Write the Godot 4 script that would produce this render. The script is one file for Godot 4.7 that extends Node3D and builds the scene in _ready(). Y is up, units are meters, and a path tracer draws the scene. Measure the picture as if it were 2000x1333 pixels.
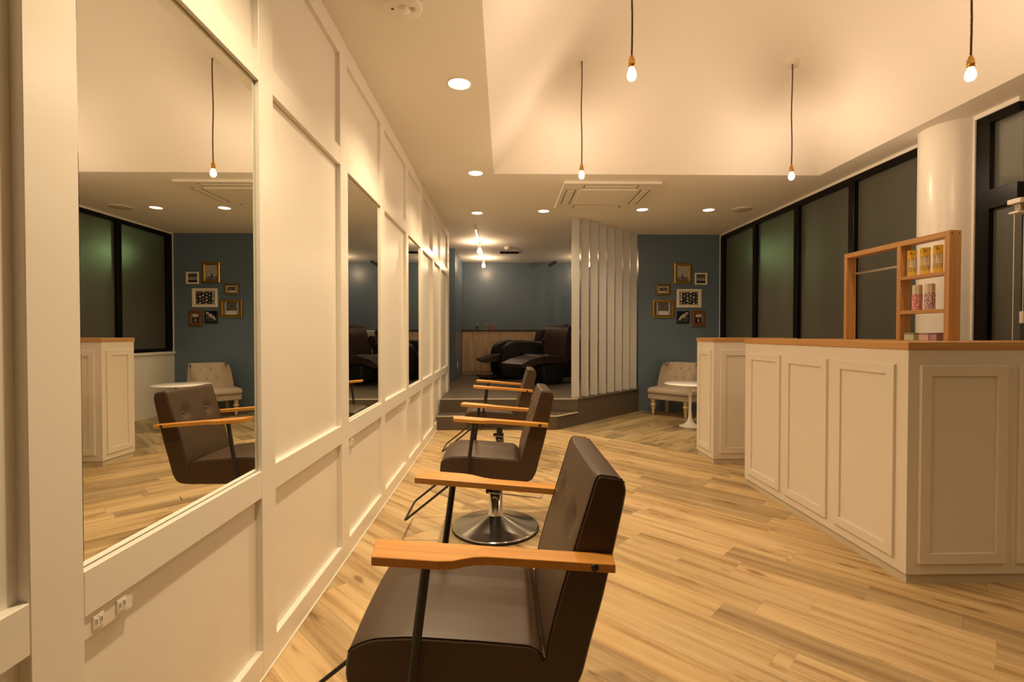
extends Node3D
# Hair salon at night: panelled mirror wall, styling chairs, reception counter, washing alcove.
# World: camera at (0, 1.18, 0) looking along -z, metres.

const H := 2.685          # flat ceiling
const WX := -0.824        # face of the panelled wall
const GX := -0.836        # face of the mirror glass
const PY := 0.343         # raised washing platform
var M := {}
var used := {}
var rng := RandomNumberGenerator.new()

# ------------------------------------------------------------------ naming helpers
func numbered(called: String) -> String:
	if not used.has(called):
		used[called] = 0
		return called
	used[called] += 1
	return "%s_%03d" % [called, used[called]]

func tag(o: Node, label: String, category: String, group := "") -> void:
	o.set_meta("label", label)
	o.set_meta("category", category)
	if group != "":
		o.set_meta("group", group)

func thing(called: String, label: String, category: String, at := Vector3.ZERO, turn := 0.0, group := "") -> Node3D:
	var o := Node3D.new()
	o.name = numbered(called)
	add_child(o)
	o.position = at
	o.rotation.y = turn
	tag(o, label, category, group)
	return o

func structure(called: String, at := Vector3.ZERO) -> Node3D:
	var o := Node3D.new()
	o.name = numbered(called)
	add_child(o)
	o.position = at
	o.set_meta("kind", "structure")
	return o

func copy(o: Node3D, label: String, at: Vector3, turn := 0.0) -> Node3D:
	var c: Node3D = o.duplicate()
	c.name = numbered(String(o.name))
	add_child(c)
	c.position = at
	c.rotation.y = turn
	c.set_meta("label", label)
	return c

# ------------------------------------------------------------------ mesh helpers
func mb() -> SurfaceTool:
	var st := SurfaceTool.new()
	st.begin(Mesh.PRIMITIVE_TRIANGLES)
	st.set_color(Color.WHITE)
	st.set_smooth_group(-1)
	return st

func commit(st: SurfaceTool) -> ArrayMesh:
	st.generate_normals()
	st.index()
	return st.commit()

func part(called: String, mesh: Mesh, mat: Material, parent: Node, at := Vector3.ZERO, rot := Vector3.ZERO) -> MeshInstance3D:
	var o := MeshInstance3D.new()
	o.name = called
	o.mesh = mesh
	o.material_override = mat
	parent.add_child(o, true)
	o.position = at
	o.rotation = rot
	return o

func build(st: SurfaceTool, called: String, mat: Material, parent: Node, at := Vector3.ZERO, rot := Vector3.ZERO) -> MeshInstance3D:
	return part(called, commit(st), mat, parent, at, rot)

func tri(st: SurfaceTool, a: Vector3, b: Vector3, c: Vector3, hint: Vector3, ua := Vector2.ZERO, ub := Vector2.ZERO, uc := Vector2.ZERO) -> void:
	var n := (c - a).cross(b - a)
	if n.dot(hint) < 0.0:
		var t := b
		b = c
		c = t
		var tu := ub
		ub = uc
		uc = tu
	st.set_uv(ua)
	st.add_vertex(a)
	st.set_uv(ub)
	st.add_vertex(b)
	st.set_uv(uc)
	st.add_vertex(c)

func quad(st: SurfaceTool, a: Vector3, b: Vector3, c: Vector3, d: Vector3, hint: Vector3, ua := Vector2.ZERO, ub := Vector2.ZERO, uc := Vector2.ZERO, ud := Vector2.ZERO) -> void:
	tri(st, a, b, c, hint, ua, ub, uc)
	tri(st, a, c, d, hint, ua, uc, ud)

func guv(p: Vector3, grain: int, n: Vector3) -> Vector2:
	# u follows the grain axis, v runs across it
	var ax := absf(n.x)
	var ay := absf(n.y)
	var az := absf(n.z)
	match grain:
		0:
			return Vector2(p.x, p.z if ay >= az else p.y) if ax < 0.7 else Vector2(p.z * 0.2, p.y)
		1:
			return Vector2(p.y, p.x if az >= ax else p.z) if ay < 0.7 else Vector2(p.x * 0.2, p.z)
	return Vector2(p.z, p.x if ay >= ax else p.y) if az < 0.7 else Vector2(p.x * 0.2, p.y)

# box from lo to hi with chamfered edges
func bx(st: SurfaceTool, lo: Vector3, hi: Vector3, ch := 0.0, grain := 0, off := Vector3.ZERO) -> void:
	var c := (lo + hi) * 0.5
	var e := (hi - lo) * 0.5
	ch = minf(ch, minf(e.x, minf(e.y, e.z)) * 0.9)
	var put := func(a: Vector3, b: Vector3, d: Vector3, f: Vector3, n: Vector3) -> void:
		quad(st, c + a, c + b, c + d, c + f, n, guv(c + a + off, grain, n), guv(c + b + off, grain, n), guv(c + d + off, grain, n), guv(c + f + off, grain, n))
	for ax in 3:
		var i: int = (ax + 1) % 3
		var j: int = (ax + 2) % 3
		for s in [-1.0, 1.0]:
			var pts := []
			for k in [[-1, -1], [1, -1], [1, 1], [-1, 1]]:
				var v := Vector3.ZERO
				v[ax] = e[ax] * s
				v[i] = (e[i] - ch) * k[0]
				v[j] = (e[j] - ch) * k[1]
				pts.append(v)
			var n := Vector3.ZERO
			n[ax] = s
			put.call(pts[0], pts[1], pts[2], pts[3], n)
	if ch <= 0.0:
		return
	for ax in 3:
		var i: int = (ax + 1) % 3
		var j: int = (ax + 2) % 3
		for si in [-1.0, 1.0]:
			for sj in [-1.0, 1.0]:
				var v: Array[Vector3] = []
				for k in [[-1.0, 0], [1.0, 0], [1.0, 1], [-1.0, 1]]:
					var p := Vector3.ZERO
					p[ax] = (e[ax] - ch) * k[0]
					p[i] = (e[i] - (0.0 if k[1] == 0 else ch)) * si
					p[j] = (e[j] - (ch if k[1] == 0 else 0.0)) * sj
					v.append(p)
				var n := Vector3.ZERO
				n[i] = si
				n[j] = sj
				put.call(v[0], v[1], v[2], v[3], n)
	for sx in [-1.0, 1.0]:
		for sy in [-1.0, 1.0]:
			for sz in [-1.0, 1.0]:
				var s := Vector3(sx, sy, sz)
				tri(st, c + Vector3(e.x, e.y - ch, e.z - ch) * s, c + Vector3(e.x - ch, e.y, e.z - ch) * s, c + Vector3(e.x - ch, e.y - ch, e.z) * s, s)

func box(called: String, lo: Vector3, hi: Vector3, mat: Material, parent: Node, ch := 0.0, grain := 0) -> MeshInstance3D:
	var st := mb()
	bx(st, lo, hi, ch, grain, Vector3(rng.randf(), rng.randf(), rng.randf()) * 3.0)
	return build(st, called, mat, parent)

# turned shape about the y axis; profile of Vector2(radius, height)
func lathe(st: SurfaceTool, prof: Array, seg := 24, at := Vector3.ZERO, smooth := true) -> void:
	st.set_smooth_group(0 if smooth else -1)
	for k in prof.size() - 1:
		var p: Vector2 = prof[k]
		var q: Vector2 = prof[k + 1]
		var d := q - p
		var nn := Vector2(d.y, -d.x)
		for i in seg:
			var a := TAU * i / seg
			var b := TAU * (i + 1) / seg
			var m := (a + b) * 0.5
			var hint := Vector3(cos(m) * nn.x, nn.y, sin(m) * nn.x)
			var A := at + Vector3(cos(a) * p.x, p.y, sin(a) * p.x)
			var B := at + Vector3(cos(b) * p.x, p.y, sin(b) * p.x)
			var C := at + Vector3(cos(b) * q.x, q.y, sin(b) * q.x)
			var D := at + Vector3(cos(a) * q.x, q.y, sin(a) * q.x)
			var ua := Vector2(float(i) / seg, p.y)
			var ub := Vector2(float(i + 1) / seg, p.y)
			var uc := Vector2(float(i + 1) / seg, q.y)
			var ud := Vector2(float(i) / seg, q.y)
			if p.x < 1e-6:
				tri(st, A, C, D, hint, ua, uc, ud)
			elif q.x < 1e-6:
				tri(st, A, B, C, hint, ua, ub, uc)
			else:
				quad(st, A, B, C, D, hint, ua, ub, uc, ud)
	st.set_smooth_group(-1)

# swept round tube along points
func tube(st: SurfaceTool, pts: Array, r: float, sides := 10, caps := true) -> void:
	var n := pts.size()
	var rings := []
	var up := Vector3.UP
	var t0: Vector3 = (pts[1] - pts[0]).normalized()
	if absf(t0.dot(up)) > 0.9:
		up = Vector3.RIGHT
	var side := t0.cross(up).normalized()
	for i in n:
		var t: Vector3
		if i == 0:
			t = pts[1] - pts[0]
		elif i == n - 1:
			t = pts[i] - pts[i - 1]
		else:
			t = (pts[i + 1] - pts[i]).normalized() + (pts[i] - pts[i - 1]).normalized()
		t = t.normalized()
		side = (side - t * side.dot(t)).normalized()
		var oth := t.cross(side)
		var ring := []
		for k in sides:
			var a := TAU * k / sides
			ring.append(pts[i] + (side * cos(a) + oth * sin(a)) * r)
		rings.append(ring)
	st.set_smooth_group(0)
	for i in n - 1:
		var mid: Vector3 = (pts[i] + pts[i + 1]) * 0.5
		for k in sides:
			var k2 := (k + 1) % sides
			var a: Vector3 = rings[i][k]
			var b: Vector3 = rings[i][k2]
			var c: Vector3 = rings[i + 1][k2]
			var d: Vector3 = rings[i + 1][k]
			quad(st, a, b, c, d, (a + b + c + d) * 0.25 - mid)
	st.set_smooth_group(-1)
	if caps:
		for e in [0, n - 1]:
			var hint: Vector3 = (pts[0] - pts[1]) if e == 0 else (pts[n - 1] - pts[n - 2])
			for k in sides:
				tri(st, pts[e], rings[e][k], rings[e][(k + 1) % sides], hint)

# rounded polyline: corners replaced by small arcs
func bend(pts: Array, r: float, steps := 5) -> Array:
	var out := [pts[0]]
	for i in range(1, pts.size() - 1):
		var a: Vector3 = pts[i - 1]
		var p: Vector3 = pts[i]
		var b: Vector3 = pts[i + 1]
		var rr := minf(r, minf(a.distance_to(p), b.distance_to(p)) * 0.45)
		var s := p + (a - p).normalized() * rr
		var e := p + (b - p).normalized() * rr
		for k in steps + 1:
			var t := float(k) / steps
			out.append(s.lerp(p, t).lerp(p.lerp(e, t), t))
	out.append(pts[-1])
	return out

# polygon (in x,y) extruded from z0 to z1 with a chamfer along both rims
func prism(st: SurfaceTool, poly: PackedVector2Array, z0: float, z1: float, ch := 0.0, to = null, smooth := false, grain := 0) -> void:
	var mapf = to if to != null else func(p: Vector3) -> Vector3: return p
	if Geometry2D.is_polygon_clockwise(poly):
		poly.reverse()
	var inner := poly
	if ch > 0.0:
		var off := Geometry2D.offset_polygon(poly, -ch, Geometry2D.JOIN_MITER)
		if off.size() == 1 and off[0].size() == poly.size():
			# match the starting corner
			var best := 0
			for i in poly.size():
				if off[0][i].distance_to(poly[0]) < off[0][best].distance_to(poly[0]):
					best = i
			inner = PackedVector2Array()
			for i in poly.size():
				inner.append(off[0][(best + i) % poly.size()])
			if Geometry2D.is_polygon_clockwise(inner):
				inner = poly
				ch = 0.0
		else:
			ch = 0.0
	var n := poly.size()
	var o: Vector3 = mapf.call(Vector3.ZERO)
	var dx: Vector3 = mapf.call(Vector3(1, 0, 0)) - o
	var dy: Vector3 = mapf.call(Vector3(0, 1, 0)) - o
	var dz: Vector3 = mapf.call(Vector3(0, 0, 1)) - o
	var ids := Geometry2D.triangulate_polygon(inner)
	for s in [[z0, -1.0], [z1, 1.0]]:
		st.set_smooth_group(-1)
		for t in range(0, ids.size(), 3):
			var q := []
			for k in 3:
				var v: Vector2 = inner[ids[t + k]]
				q.append(mapf.call(Vector3(v.x, v.y, s[0])))
			tri(st, q[0], q[1], q[2], dz * s[1], guv(q[0], grain, dz), guv(q[1], grain, dz), guv(q[2], grain, dz))
	st.set_smooth_group(1 if smooth else -1)
	for i in n:
		var j := (i + 1) % n
		var e := poly[j] - poly[i]
		var hint := dx * e.y - dy * e.x
		var lv := []
		if ch > 0.0:
			lv = [[inner, z0], [poly, z0 + ch], [poly, z1 - ch], [inner, z1]]
		else:
			lv = [[poly, z0], [poly, z1]]
		for k in lv.size() - 1:
			var P: PackedVector2Array = lv[k][0]
			var Q: PackedVector2Array = lv[k + 1][0]
			var a: Vector3 = mapf.call(Vector3(P[i].x, P[i].y, lv[k][1]))
			var b: Vector3 = mapf.call(Vector3(P[j].x, P[j].y, lv[k][1]))
			var c: Vector3 = mapf.call(Vector3(Q[j].x, Q[j].y, lv[k + 1][1]))
			var d: Vector3 = mapf.call(Vector3(Q[i].x, Q[i].y, lv[k + 1][1]))
			var hh := hint.normalized()
			quad(st, a, b, c, d, hint, guv(a, grain, hh), guv(b, grain, hh), guv(c, grain, hh), guv(d, grain, hh))
	st.set_smooth_group(-1)

# rectangular picture-frame ring in x,y, with profile: outer edge at z0, face at z1, inner lip at z2
func ring(st: SurfaceTool, lo: Vector2, hi: Vector2, w: float, z0: float, z1: float, z2: float, crest := 0.5) -> void:
	var lv := [[0.0, z0], [0.0, lerpf(z0, z1, 0.8)], [w * crest * (0.6 if crest < 0.95 else 0.04), z1], [w * crest, z1], [w, z2], [w, z0]]
	for k in lv.size() - 1:
		var a: float = lv[k][0]
		var b: float = lv[k + 1][0]
		var p := [Vector2(lo.x + a, lo.y + a), Vector2(hi.x - a, lo.y + a), Vector2(hi.x - a, hi.y - a), Vector2(lo.x + a, hi.y - a)]
		var q := [Vector2(lo.x + b, lo.y + b), Vector2(hi.x - b, lo.y + b), Vector2(hi.x - b, hi.y - b), Vector2(lo.x + b, hi.y - b)]
		var outn := [Vector3(0, -1, 0), Vector3(1, 0, 0), Vector3(0, 1, 0), Vector3(-1, 0, 0)]
		for i in 4:
			var j := (i + 1) % 4
			var dz: float = lv[k + 1][1] - lv[k][1]
			var hint: Vector3 = outn[i] * dz + Vector3(0, 0, b - a)
			quad(st, Vector3(p[i].x, p[i].y, lv[k][1]), Vector3(p[j].x, p[j].y, lv[k][1]), Vector3(q[j].x, q[j].y, lv[k + 1][1]), Vector3(q[i].x, q[i].y, lv[k + 1][1]), hint)

# ------------------------------------------------------------------ materials
func mat(col: Color, rough := 0.6, metal := 0.0) -> StandardMaterial3D:
	var m := StandardMaterial3D.new()
	m.albedo_color = col
	m.roughness = rough
	m.metallic = metal
	return m

func hex(s: String) -> Color:
	return Color.html(s)

func noise_image(w: int, h: int, seed_: int, freq: float, oct := 4) -> Image:
	var n := FastNoiseLite.new()
	n.seed = seed_
	n.frequency = freq
	n.fractal_octaves = oct
	return n.get_seamless_image(w, h)

# wood: u runs along the grain. colours: dark, mid, light
func wood_texture(w: int, h: int, seed_: int, cols: Array, knots: int, streak := 1.0, pale := 0.0) -> ImageTexture:
	var n1 := FastNoiseLite.new()
	n1.seed = seed_
	n1.frequency = 0.012
	n1.fractal_octaves = 3
	var n2 := FastNoiseLite.new()
	n2.seed = seed_ + 7
	n2.frequency = 0.05
	n2.fractal_octaves = 4
	var r := RandomNumberGenerator.new()
	r.seed = seed_
	var ks := []
	for i in knots:
		ks.append([r.randf() * w, r.randf() * h, r.randf_range(4, 11), r.randf_range(0.5, 1.0)])
	var img := Image.create(w, h, true, Image.FORMAT_RGB8)
	for y in h:
		for x in w:
			var yy := float(y)
			var dark := 0.0
			for k in ks:
				var dx: float = (x - k[0]) / (k[2] * 3.4)
				var dy: float = (y - k[1]) / k[2]
				var d := dx * dx + dy * dy
				if d < 9.0:
					yy += signf(dy) * exp(-d * 0.6) * k[2] * 0.8
					dark += exp(-d * 2.2) * k[3]
			var big := n1.get_noise_2d(x * 0.13, yy * 2.2)
			var fine := n2.get_noise_2d(x * 0.05, yy * 4.0)
			var wave := sin((yy * 0.55 + big * 16.0)) * 0.5
			var v := 0.55 + big * 0.55 * streak + fine * 0.15 * streak + wave * 0.04 * streak - dark * 0.7
			v = clampf(v, 0.0, 1.0)
			var c: Color = (cols[0] as Color).lerp(cols[1], v * 2.0) if v < 0.5 else (cols[1] as Color).lerp(cols[2], v * 2.0 - 1.0)
			if pale > 0.0:
				var pl := n2.get_noise_2d(x * 0.35 + 900.0, yy * 9.0)
				if pl > 0.28 and big < 0.05:
					c = c.lerp(Color(0.93, 0.87, 0.76), minf((pl - 0.28) * 3.0, 1.0) * pale)
			img.set_pixel(x, y, c)
	img.generate_mipmaps()
	return ImageTexture.create_from_image(img)

func make_materials() -> void:
	M.wall = mat(hex("f3eee3"), 0.30)
	M.wall.metallic_specular = 0.5
	M.ceiling = mat(hex("f2ede2"), 0.75)
	M.tray = mat(hex("f6f0e6"), 0.62)
	M.trim_white = mat(hex("f3eee3"), 0.4)
	M.blue = mat(hex("5d6f7e"), 0.34)
	M.counter = mat(hex("e6ddcf"), 0.48)
	M.toe = mat(hex("cfc3ae"), 0.5)
	M.slat = mat(hex("c2c0bc"), 0.34)
	M.black_frame = mat(hex("0c0a08"), 0.3)
	M.black_frame.metallic_specular = 0.3
	M.black_metal = mat(hex("1b1a18"), 0.42, 0.0)
	M.chrome = mat(hex("e8e6e2"), 0.12, 1.0)
	M.brushed = mat(hex("b4b0aa"), 0.22, 1.0)
	M.brushed.anisotropy_enabled = true
	M.brushed.anisotropy = -0.85
	M.rubber = mat(hex("141312"), 0.7)
	M.mirror = mat(hex("eef0ea"), 0.0, 1.0)
	M.mirror_edge = mat(hex("b9c3ae"), 0.15, 0.2)
	M.plastic_white = mat(hex("efe9db"), 0.4)
	M.plastic_dark = mat(hex("2b2824"), 0.5)
	M.vane_slot = mat(hex("8d8575"), 0.6)
	M.brass = mat(hex("c99a4a"), 0.28, 1.0)
	M.gold = mat(hex("a3833c"), 0.3, 0.85)
	M.gold_dark = mat(hex("7d6430"), 0.38, 0.6)
	M.frame_cream = mat(hex("e3dcc4"), 0.45)
	M.frame_black = mat(hex("1e1c1a"), 0.4)
	M.frame_brown = mat(hex("6b4423"), 0.4)
	M.cord = mat(hex("5a4030"), 0.85)
	M.fabric = mat(hex("b8a896"), 0.95)
	M.fabric.rim_enabled = true
	M.fabric.rim = 0.35
	M.fabric_seam = mat(hex("8f8070"), 0.95)
	M.leg_wood = mat(hex("cdbb8c"), 0.45)
	M.table_white = mat(hex("f3f1ea"), 0.2)
	M.bowl = mat(hex("f0eee8"), 0.15)
	M.black_top = mat(hex("241f1b"), 0.35)
	M.wood_edge = mat(hex("b5834c"), 0.45)
	# leather with a fine grain
	M.leather = mat(hex("42301f"), 0.43)
	M.leather.metallic_specular = 0.52
	var lb := noise_image(256, 256, 5, 0.09, 3)
	lb.bump_map_to_normal_map(1.2)
	M.leather.normal_enabled = true
	M.leather.normal_texture = ImageTexture.create_from_image(lb)
	M.leather.normal_scale = 0.16
	M.leather.uv1_triplanar = true
	M.leather.uv1_scale = Vector3(7, 7, 7)
	M.piping = mat(hex("42352d"), 0.42)
	M.recliner = mat(hex("33231f"), 0.42)
	M.recliner_dark = mat(hex("13100e"), 0.5)
	M.fabric.normal_enabled = true
	var fb := noise_image(128, 128, 9, 0.25, 2)
	fb.bump_map_to_normal_map(1.5)
	M.fabric.normal_texture = ImageTexture.create_from_image(fb)
	M.fabric.normal_scale = 0.3
	M.fabric.uv1_triplanar = true
	M.fabric.uv1_scale = Vector3(6, 6, 6)
	# floor planks: texture covers 2.4 m along by 0.92 m across
	M.plank = mat(Color.WHITE, 0.42)
	M.plank.albedo_texture = wood_texture(1024, 448, 21, [hex("927347"), hex("cbac7d"), hex("dec596")], 30, 1.0, 0.4)
	M.plank.vertex_color_use_as_albedo = true
	M.plank.uv1_scale = Vector3(1.0 / 2.4, 1.0 / 0.92, 1)
	M.floor_base = mat(hex("6a4f2c"), 0.8)
	# solid oak of arms, worktops and shelf
	M.oak = mat(Color.WHITE, 0.38)
	M.oak.albedo_texture = wood_texture(512, 256, 33, [hex("9c6630"), hex("c98c40"), hex("d99f4c")], 0, 0.55)
	M.oak.uv1_scale = Vector3(1.0 / 1.2, 1.0 / 0.25, 1)
	M.oak_light = mat(Color.WHITE, 0.4)
	M.oak_light.albedo_texture = wood_texture(512, 256, 37, [hex("a9763e"), hex("c39258"), hex("d4a86c")], 0, 0.6)
	M.oak_light.uv1_scale = Vector3(1.0 / 1.2, 1.0 / 0.25, 1)
	M.cab = mat(Color.WHITE, 0.5)
	M.cab.albedo_texture = wood_texture(512, 256, 45, [hex("97805f"), hex("bfa583"), hex("d2bc9c")], 5, 0.85)
	M.cab.uv1_scale = Vector3(1.0 / 1.3, 1.0 / 0.7, 1)
	# vinyl sheet of the platform
	M.vinyl = mat(hex("5a4f42"), 0.5)
	M.nosing = mat(hex("b7ab98"), 0.4)
	# glass
	M.frost = mat(hex("75766a"), 0.42)
	M.frost.transparency = BaseMaterial3D.TRANSPARENCY_ALPHA
	M.frost.albedo_color.a = 0.45
	M.frost.refraction_enabled = true
	M.frost.refraction_scale = 0.05
	M.pane = mat(hex("cfd6c8"), 0.02)
	M.pane.transparency = BaseMaterial3D.TRANSPARENCY_ALPHA
	M.pane.albedo_color.a = 0.12
	M.outside = mat(hex("4a4a42"), 0.9)
	# things that give off light
	M.glow_pendant = glow(Color(1.0, 0.88, 0.66), 26.0)
	M.glow_down = glow(Color(1.0, 0.93, 0.76), 9.0)
	M.glow_spot = glow(Color(1.0, 0.86, 0.66), 12.0)
	M.glow_green = glow(Color(0.75, 1.0, 0.62), 3.0)

func glow(c: Color, e: float) -> StandardMaterial3D:
	var m := mat(Color(0.9, 0.9, 0.9), 0.4)
	m.emission_enabled = true
	m.emission = c
	m.emission_energy_multiplier = e
	return m

# ------------------------------------------------------------------ main
func _ready() -> void:
	rng.seed = 11
	var cam := Camera3D.new()
	cam.name = "camera"
	add_child(cam)
	cam.position = Vector3(0, 1.18, 0)
	cam.rotation_degrees = Vector3(-0.879, -0.909, 0)
	cam.fov = rad_to_deg(2.0 * atan(666.5 / 945.0))
	cam.near = 0.05
	cam.far = 60.0
	cam.current = true
	var we := WorldEnvironment.new()
	we.name = "environment"
	add_child(we)
	var env := Environment.new()
	env.background_mode = Environment.BG_COLOR
	env.background_color = Color(0.035, 0.04, 0.045)
	env.tonemap_mode = Environment.TONE_MAPPER_LINEAR
	env.tonemap_exposure = 1.13
	env.sdfgi_enabled = true
	env.ssao_enabled = true
	env.ssil_enabled = true
	we.environment = env
	make_materials()
	build_shell()
	build_floor()
	build_left_wall()
	build_window_wall()
	build_ceiling()
	build_platform()
	build_mirrors()
	build_counter()
	build_chairs()
	build_lamps()
	build_lounge()
	build_alcove()
	build_pictures()
	build_shelf()
	build_fittings()

# ------------------------------------------------------------------ room shell
func build_shell() -> void:
	var w := structure("wall_back")
	box("wall_face", Vector3(2.04, 0, -7.49), Vector3(3.44, H, -7.34), M.blue, w)
	w = structure("wall_alcove_right")
	box("wall_face", Vector3(2.04, 0, -10.29), Vector3(2.19, H, -7.49), M.blue, w)
	w = structure("wall_alcove_back")
	box("wall_face", Vector3(-1.02, 0, -10.44), Vector3(2.19, H, -10.29), M.blue, w)
	w = structure("wall_alcove_left")
	box("wall_face", Vector3(-1.75, 0, -10.29), Vector3(-0.87, H, -8.59), M.blue, w)
	w = structure("wall_corridor")
	box("wall_face", Vector3(-1.9, 0, -8.59), Vector3(-1.75, H, -7.25), M.blue, w)
	w = structure("wall_front")
	box("wall_face", Vector3(-1.0, 0, 4.6), Vector3(4.75, H, 4.75), M.wall, w)
	w = structure("wall_entrance")
	box("wall_face", Vector3(4.6, 0, -3.04), Vector3(4.75, H, 4.6), M.wall, w)

# ------------------------------------------------------------------ floor of diagonal planks
func plank(poly: PackedVector2Array, dir: Vector2, mesh_parent: Node, tint: Color) -> void:
	# poly in (x, z)
	var area := 0.0
	for i in poly.size():
		var a := poly[i]
		var b := poly[(i + 1) % poly.size()]
		area += a.x * b.y - b.x * a.y
	if absf(area) * 0.5 < 0.002:
		return
	var st := mb()
	var tone := rng.randf()
	var v := 0.84 + 0.16 * tone
	if tone < 0.25:
		v = 0.70
	elif tone > 0.70:
		v = 1.12
	var warm := rng.randf_range(-0.05, 0.05)
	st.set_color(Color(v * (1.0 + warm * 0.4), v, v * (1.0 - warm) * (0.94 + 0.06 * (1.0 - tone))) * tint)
	var off := Vector2(rng.randf() * 2.4, rng.randf() * 0.92)
	var across := Vector2(-dir.y, dir.x)
	var org := poly[0]
	var uv := func(p: Vector2) -> Vector2:
		return Vector2((p - org).dot(dir), (p - org).dot(across)) + off
	var top := 0.004
	var ids := Geometry2D.triangulate_polygon(poly)
	for t in range(0, ids.size(), 3):
		var a := poly[ids[t]]
		var b := poly[ids[t + 1]]
		var c := poly[ids[t + 2]]
		tri(st, Vector3(a.x, 0, a.y), Vector3(b.x, 0, b.y), Vector3(c.x, 0, c.y), Vector3.UP, uv.call(a), uv.call(b), uv.call(c))
	var ctr := Vector2.ZERO
	for p in poly:
		ctr += p
	ctr /= poly.size()
	for i in poly.size():
		var a := poly[i]
		var b := poly[(i + 1) % poly.size()]
		var m := (a + b) * 0.5 - ctr
		quad(st, Vector3(a.x, 0, a.y), Vector3(b.x, 0, b.y), Vector3(b.x, -top, b.y), Vector3(a.x, -top, a.y), Vector3(m.x, 0, m.y), uv.call(a), uv.call(b), uv.call(b), uv.call(a))
	build(st, "plank", M.plank, mesh_parent)

func lay(zone: PackedVector2Array, dir: Vector2, s0: float, parent: Node, seed_: int, tint := Color.WHITE) -> void:
	var r := RandomNumberGenerator.new()
	r.seed = seed_
	var across := Vector2(dir.y, -dir.x)
	var lo := Vector2(1e9, 1e9)
	var hi := -lo
	for p in zone:
		var q := Vector2(p.dot(dir), p.dot(across))
		lo = lo.min(q)
		hi = hi.max(q)
	var w := 0.1535
	var g := 0.0003
	var k0 := int(floor((lo.y - s0) / w))
	var k1 := int(ceil((hi.y - s0) / w))
	for k in range(k0, k1):
		var a := s0 + k * w
		var t := floorf(lo.x) - r.randf() * 0.93
		while t < hi.x:
			var len_ := 0.93
			var q := PackedVector2Array([dir * (t + g) + across * (a + g), dir * (t + len_ - g) + across * (a + g), dir * (t + len_ - g) + across * (a + w - g), dir * (t + g) + across * (a + w - g)])
			for piece in Geometry2D.intersect_polygons(q, zone):
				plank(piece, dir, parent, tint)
			t += len_

func build_floor() -> void:
	var f := structure("floor")
	box("slab", Vector3(-1.9, -0.15, -10.44), Vector3(4.75, -0.003, 4.75), M.floor_base, f)
	var d := Vector2(1, 1).normalized()
	# main room: planks run at 45 degrees; lounge by the blue wall: the other way
	lay(PackedVector2Array([Vector2(-0.846, 0.35), Vector2(2.7, 0.35), Vector2(4.6, -0.9), Vector2(4.6, -3.04), Vector2(3.28, -3.04), Vector2(3.28, -3.30), Vector2(0.66, -5.92), Vector2(-0.846, -5.92)]), d, 1.545, f, 3)
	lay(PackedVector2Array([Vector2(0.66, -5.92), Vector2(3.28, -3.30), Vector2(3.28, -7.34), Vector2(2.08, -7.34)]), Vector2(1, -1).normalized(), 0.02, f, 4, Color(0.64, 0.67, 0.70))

# ------------------------------------------------------------------ panelled wall on the left
func build_left_wall() -> void:
	var w := structure("wall_left")
	box("backing", Vector3(-1.0, 0, -7.25), Vector3(-0.848, H, 4.6), M.wall, w)
	# openings: near edge z, far edge z, has a mirror
	var op := [[0.95, 0.25, false], [0.147 * -1.0, -0.847, false], [-0.955, -1.652, true], [-1.75, -2.46, false], [-2.575, -3.262, true], [-3.36, -4.09, false], [-4.185, -4.80, true], [-4.905, -5.60, false], [-5.72, -6.27, false], [-6.39, -7.05, false]]
	var edge := 4.6
	var i := 0
	for o in op:
		box("stile", Vector3(-0.848, 0, o[0]), Vector3(WX, H, edge), M.wall, w, 0.0015)
		edge = o[1]
		for r in [[0.0, 0.094], [0.62, 0.712], [2.03, 2.12], [2.588, H]]:
			box("rail", Vector3(-0.848, r[0], o[1]), Vector3(WX - 0.0004, r[1], o[0]), M.wall, w, 0.0015)
		for r in [[0.094, 0.62], [0.712, 2.03], [2.12, 2.588]]:
			if o[2] and r[0] == 0.712:
				continue
			box("panel", Vector3(-0.860, r[0] - 0.01, o[1] - 0.01), Vector3(-0.846, r[1] + 0.01, o[0] + 0.01), M.wall, w)
		i += 1
	box("stile", Vector3(-0.848, 0, -7.25), Vector3(WX, H, edge), M.wall, w, 0.0015)
	box("shoe_strip", Vector3(WX - 0.001, 0, -5.9), Vector3(WX + 0.004, 0.006, 4.6), M.trim_white, w, 0.001)

func build_mirrors() -> void:
	var spec := [[-0.957, -1.650, "large wall mirror nearest the camera, reflecting the lounge and a styling chair"], [-2.577, -3.260, "middle wall mirror beside the second styling chair"], [-4.187, -4.798, "farthest wall mirror on the cream panelled wall"]]
	for s in spec:
		var m := thing("wall_mirror", s[2], "mirror", Vector3(GX, 0.715, (s[0] + s[1]) * 0.5), 0.0, "mirrors of the styling stations")
		var hz: float = (s[0] - s[1]) * 0.5
		var hh := 1.312
		var bv := 0.012
		var st := mb()
		# glass face with bevelled rim
		var st2 := mb()
		quad(st, Vector3(0, bv, -hz + bv), Vector3(0, bv, hz - bv), Vector3(0, hh - bv, hz - bv), Vector3(0, hh - bv, -hz + bv), Vector3.RIGHT)
		build(st, "glass", M.mirror, m)
		var o := [Vector3(-0.003, 0, -hz), Vector3(-0.003, 0, hz), Vector3(-0.003, hh, hz), Vector3(-0.003, hh, -hz)]
		var n := [Vector3(0, bv, -hz + bv), Vector3(0, bv, hz - bv), Vector3(0, hh - bv, hz - bv), Vector3(0, hh - bv, -hz + bv)]
		for k in 4:
			quad(st2, o[k], o[(k + 1) % 4], n[(k + 1) % 4], n[k], Vector3.RIGHT)
		build(st2, "bevelled_rim", M.mirror, m)
		box("backing", Vector3(-0.010, 0, -hz), Vector3(-0.0035, hh, hz), M.mirror_edge, m)

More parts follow.
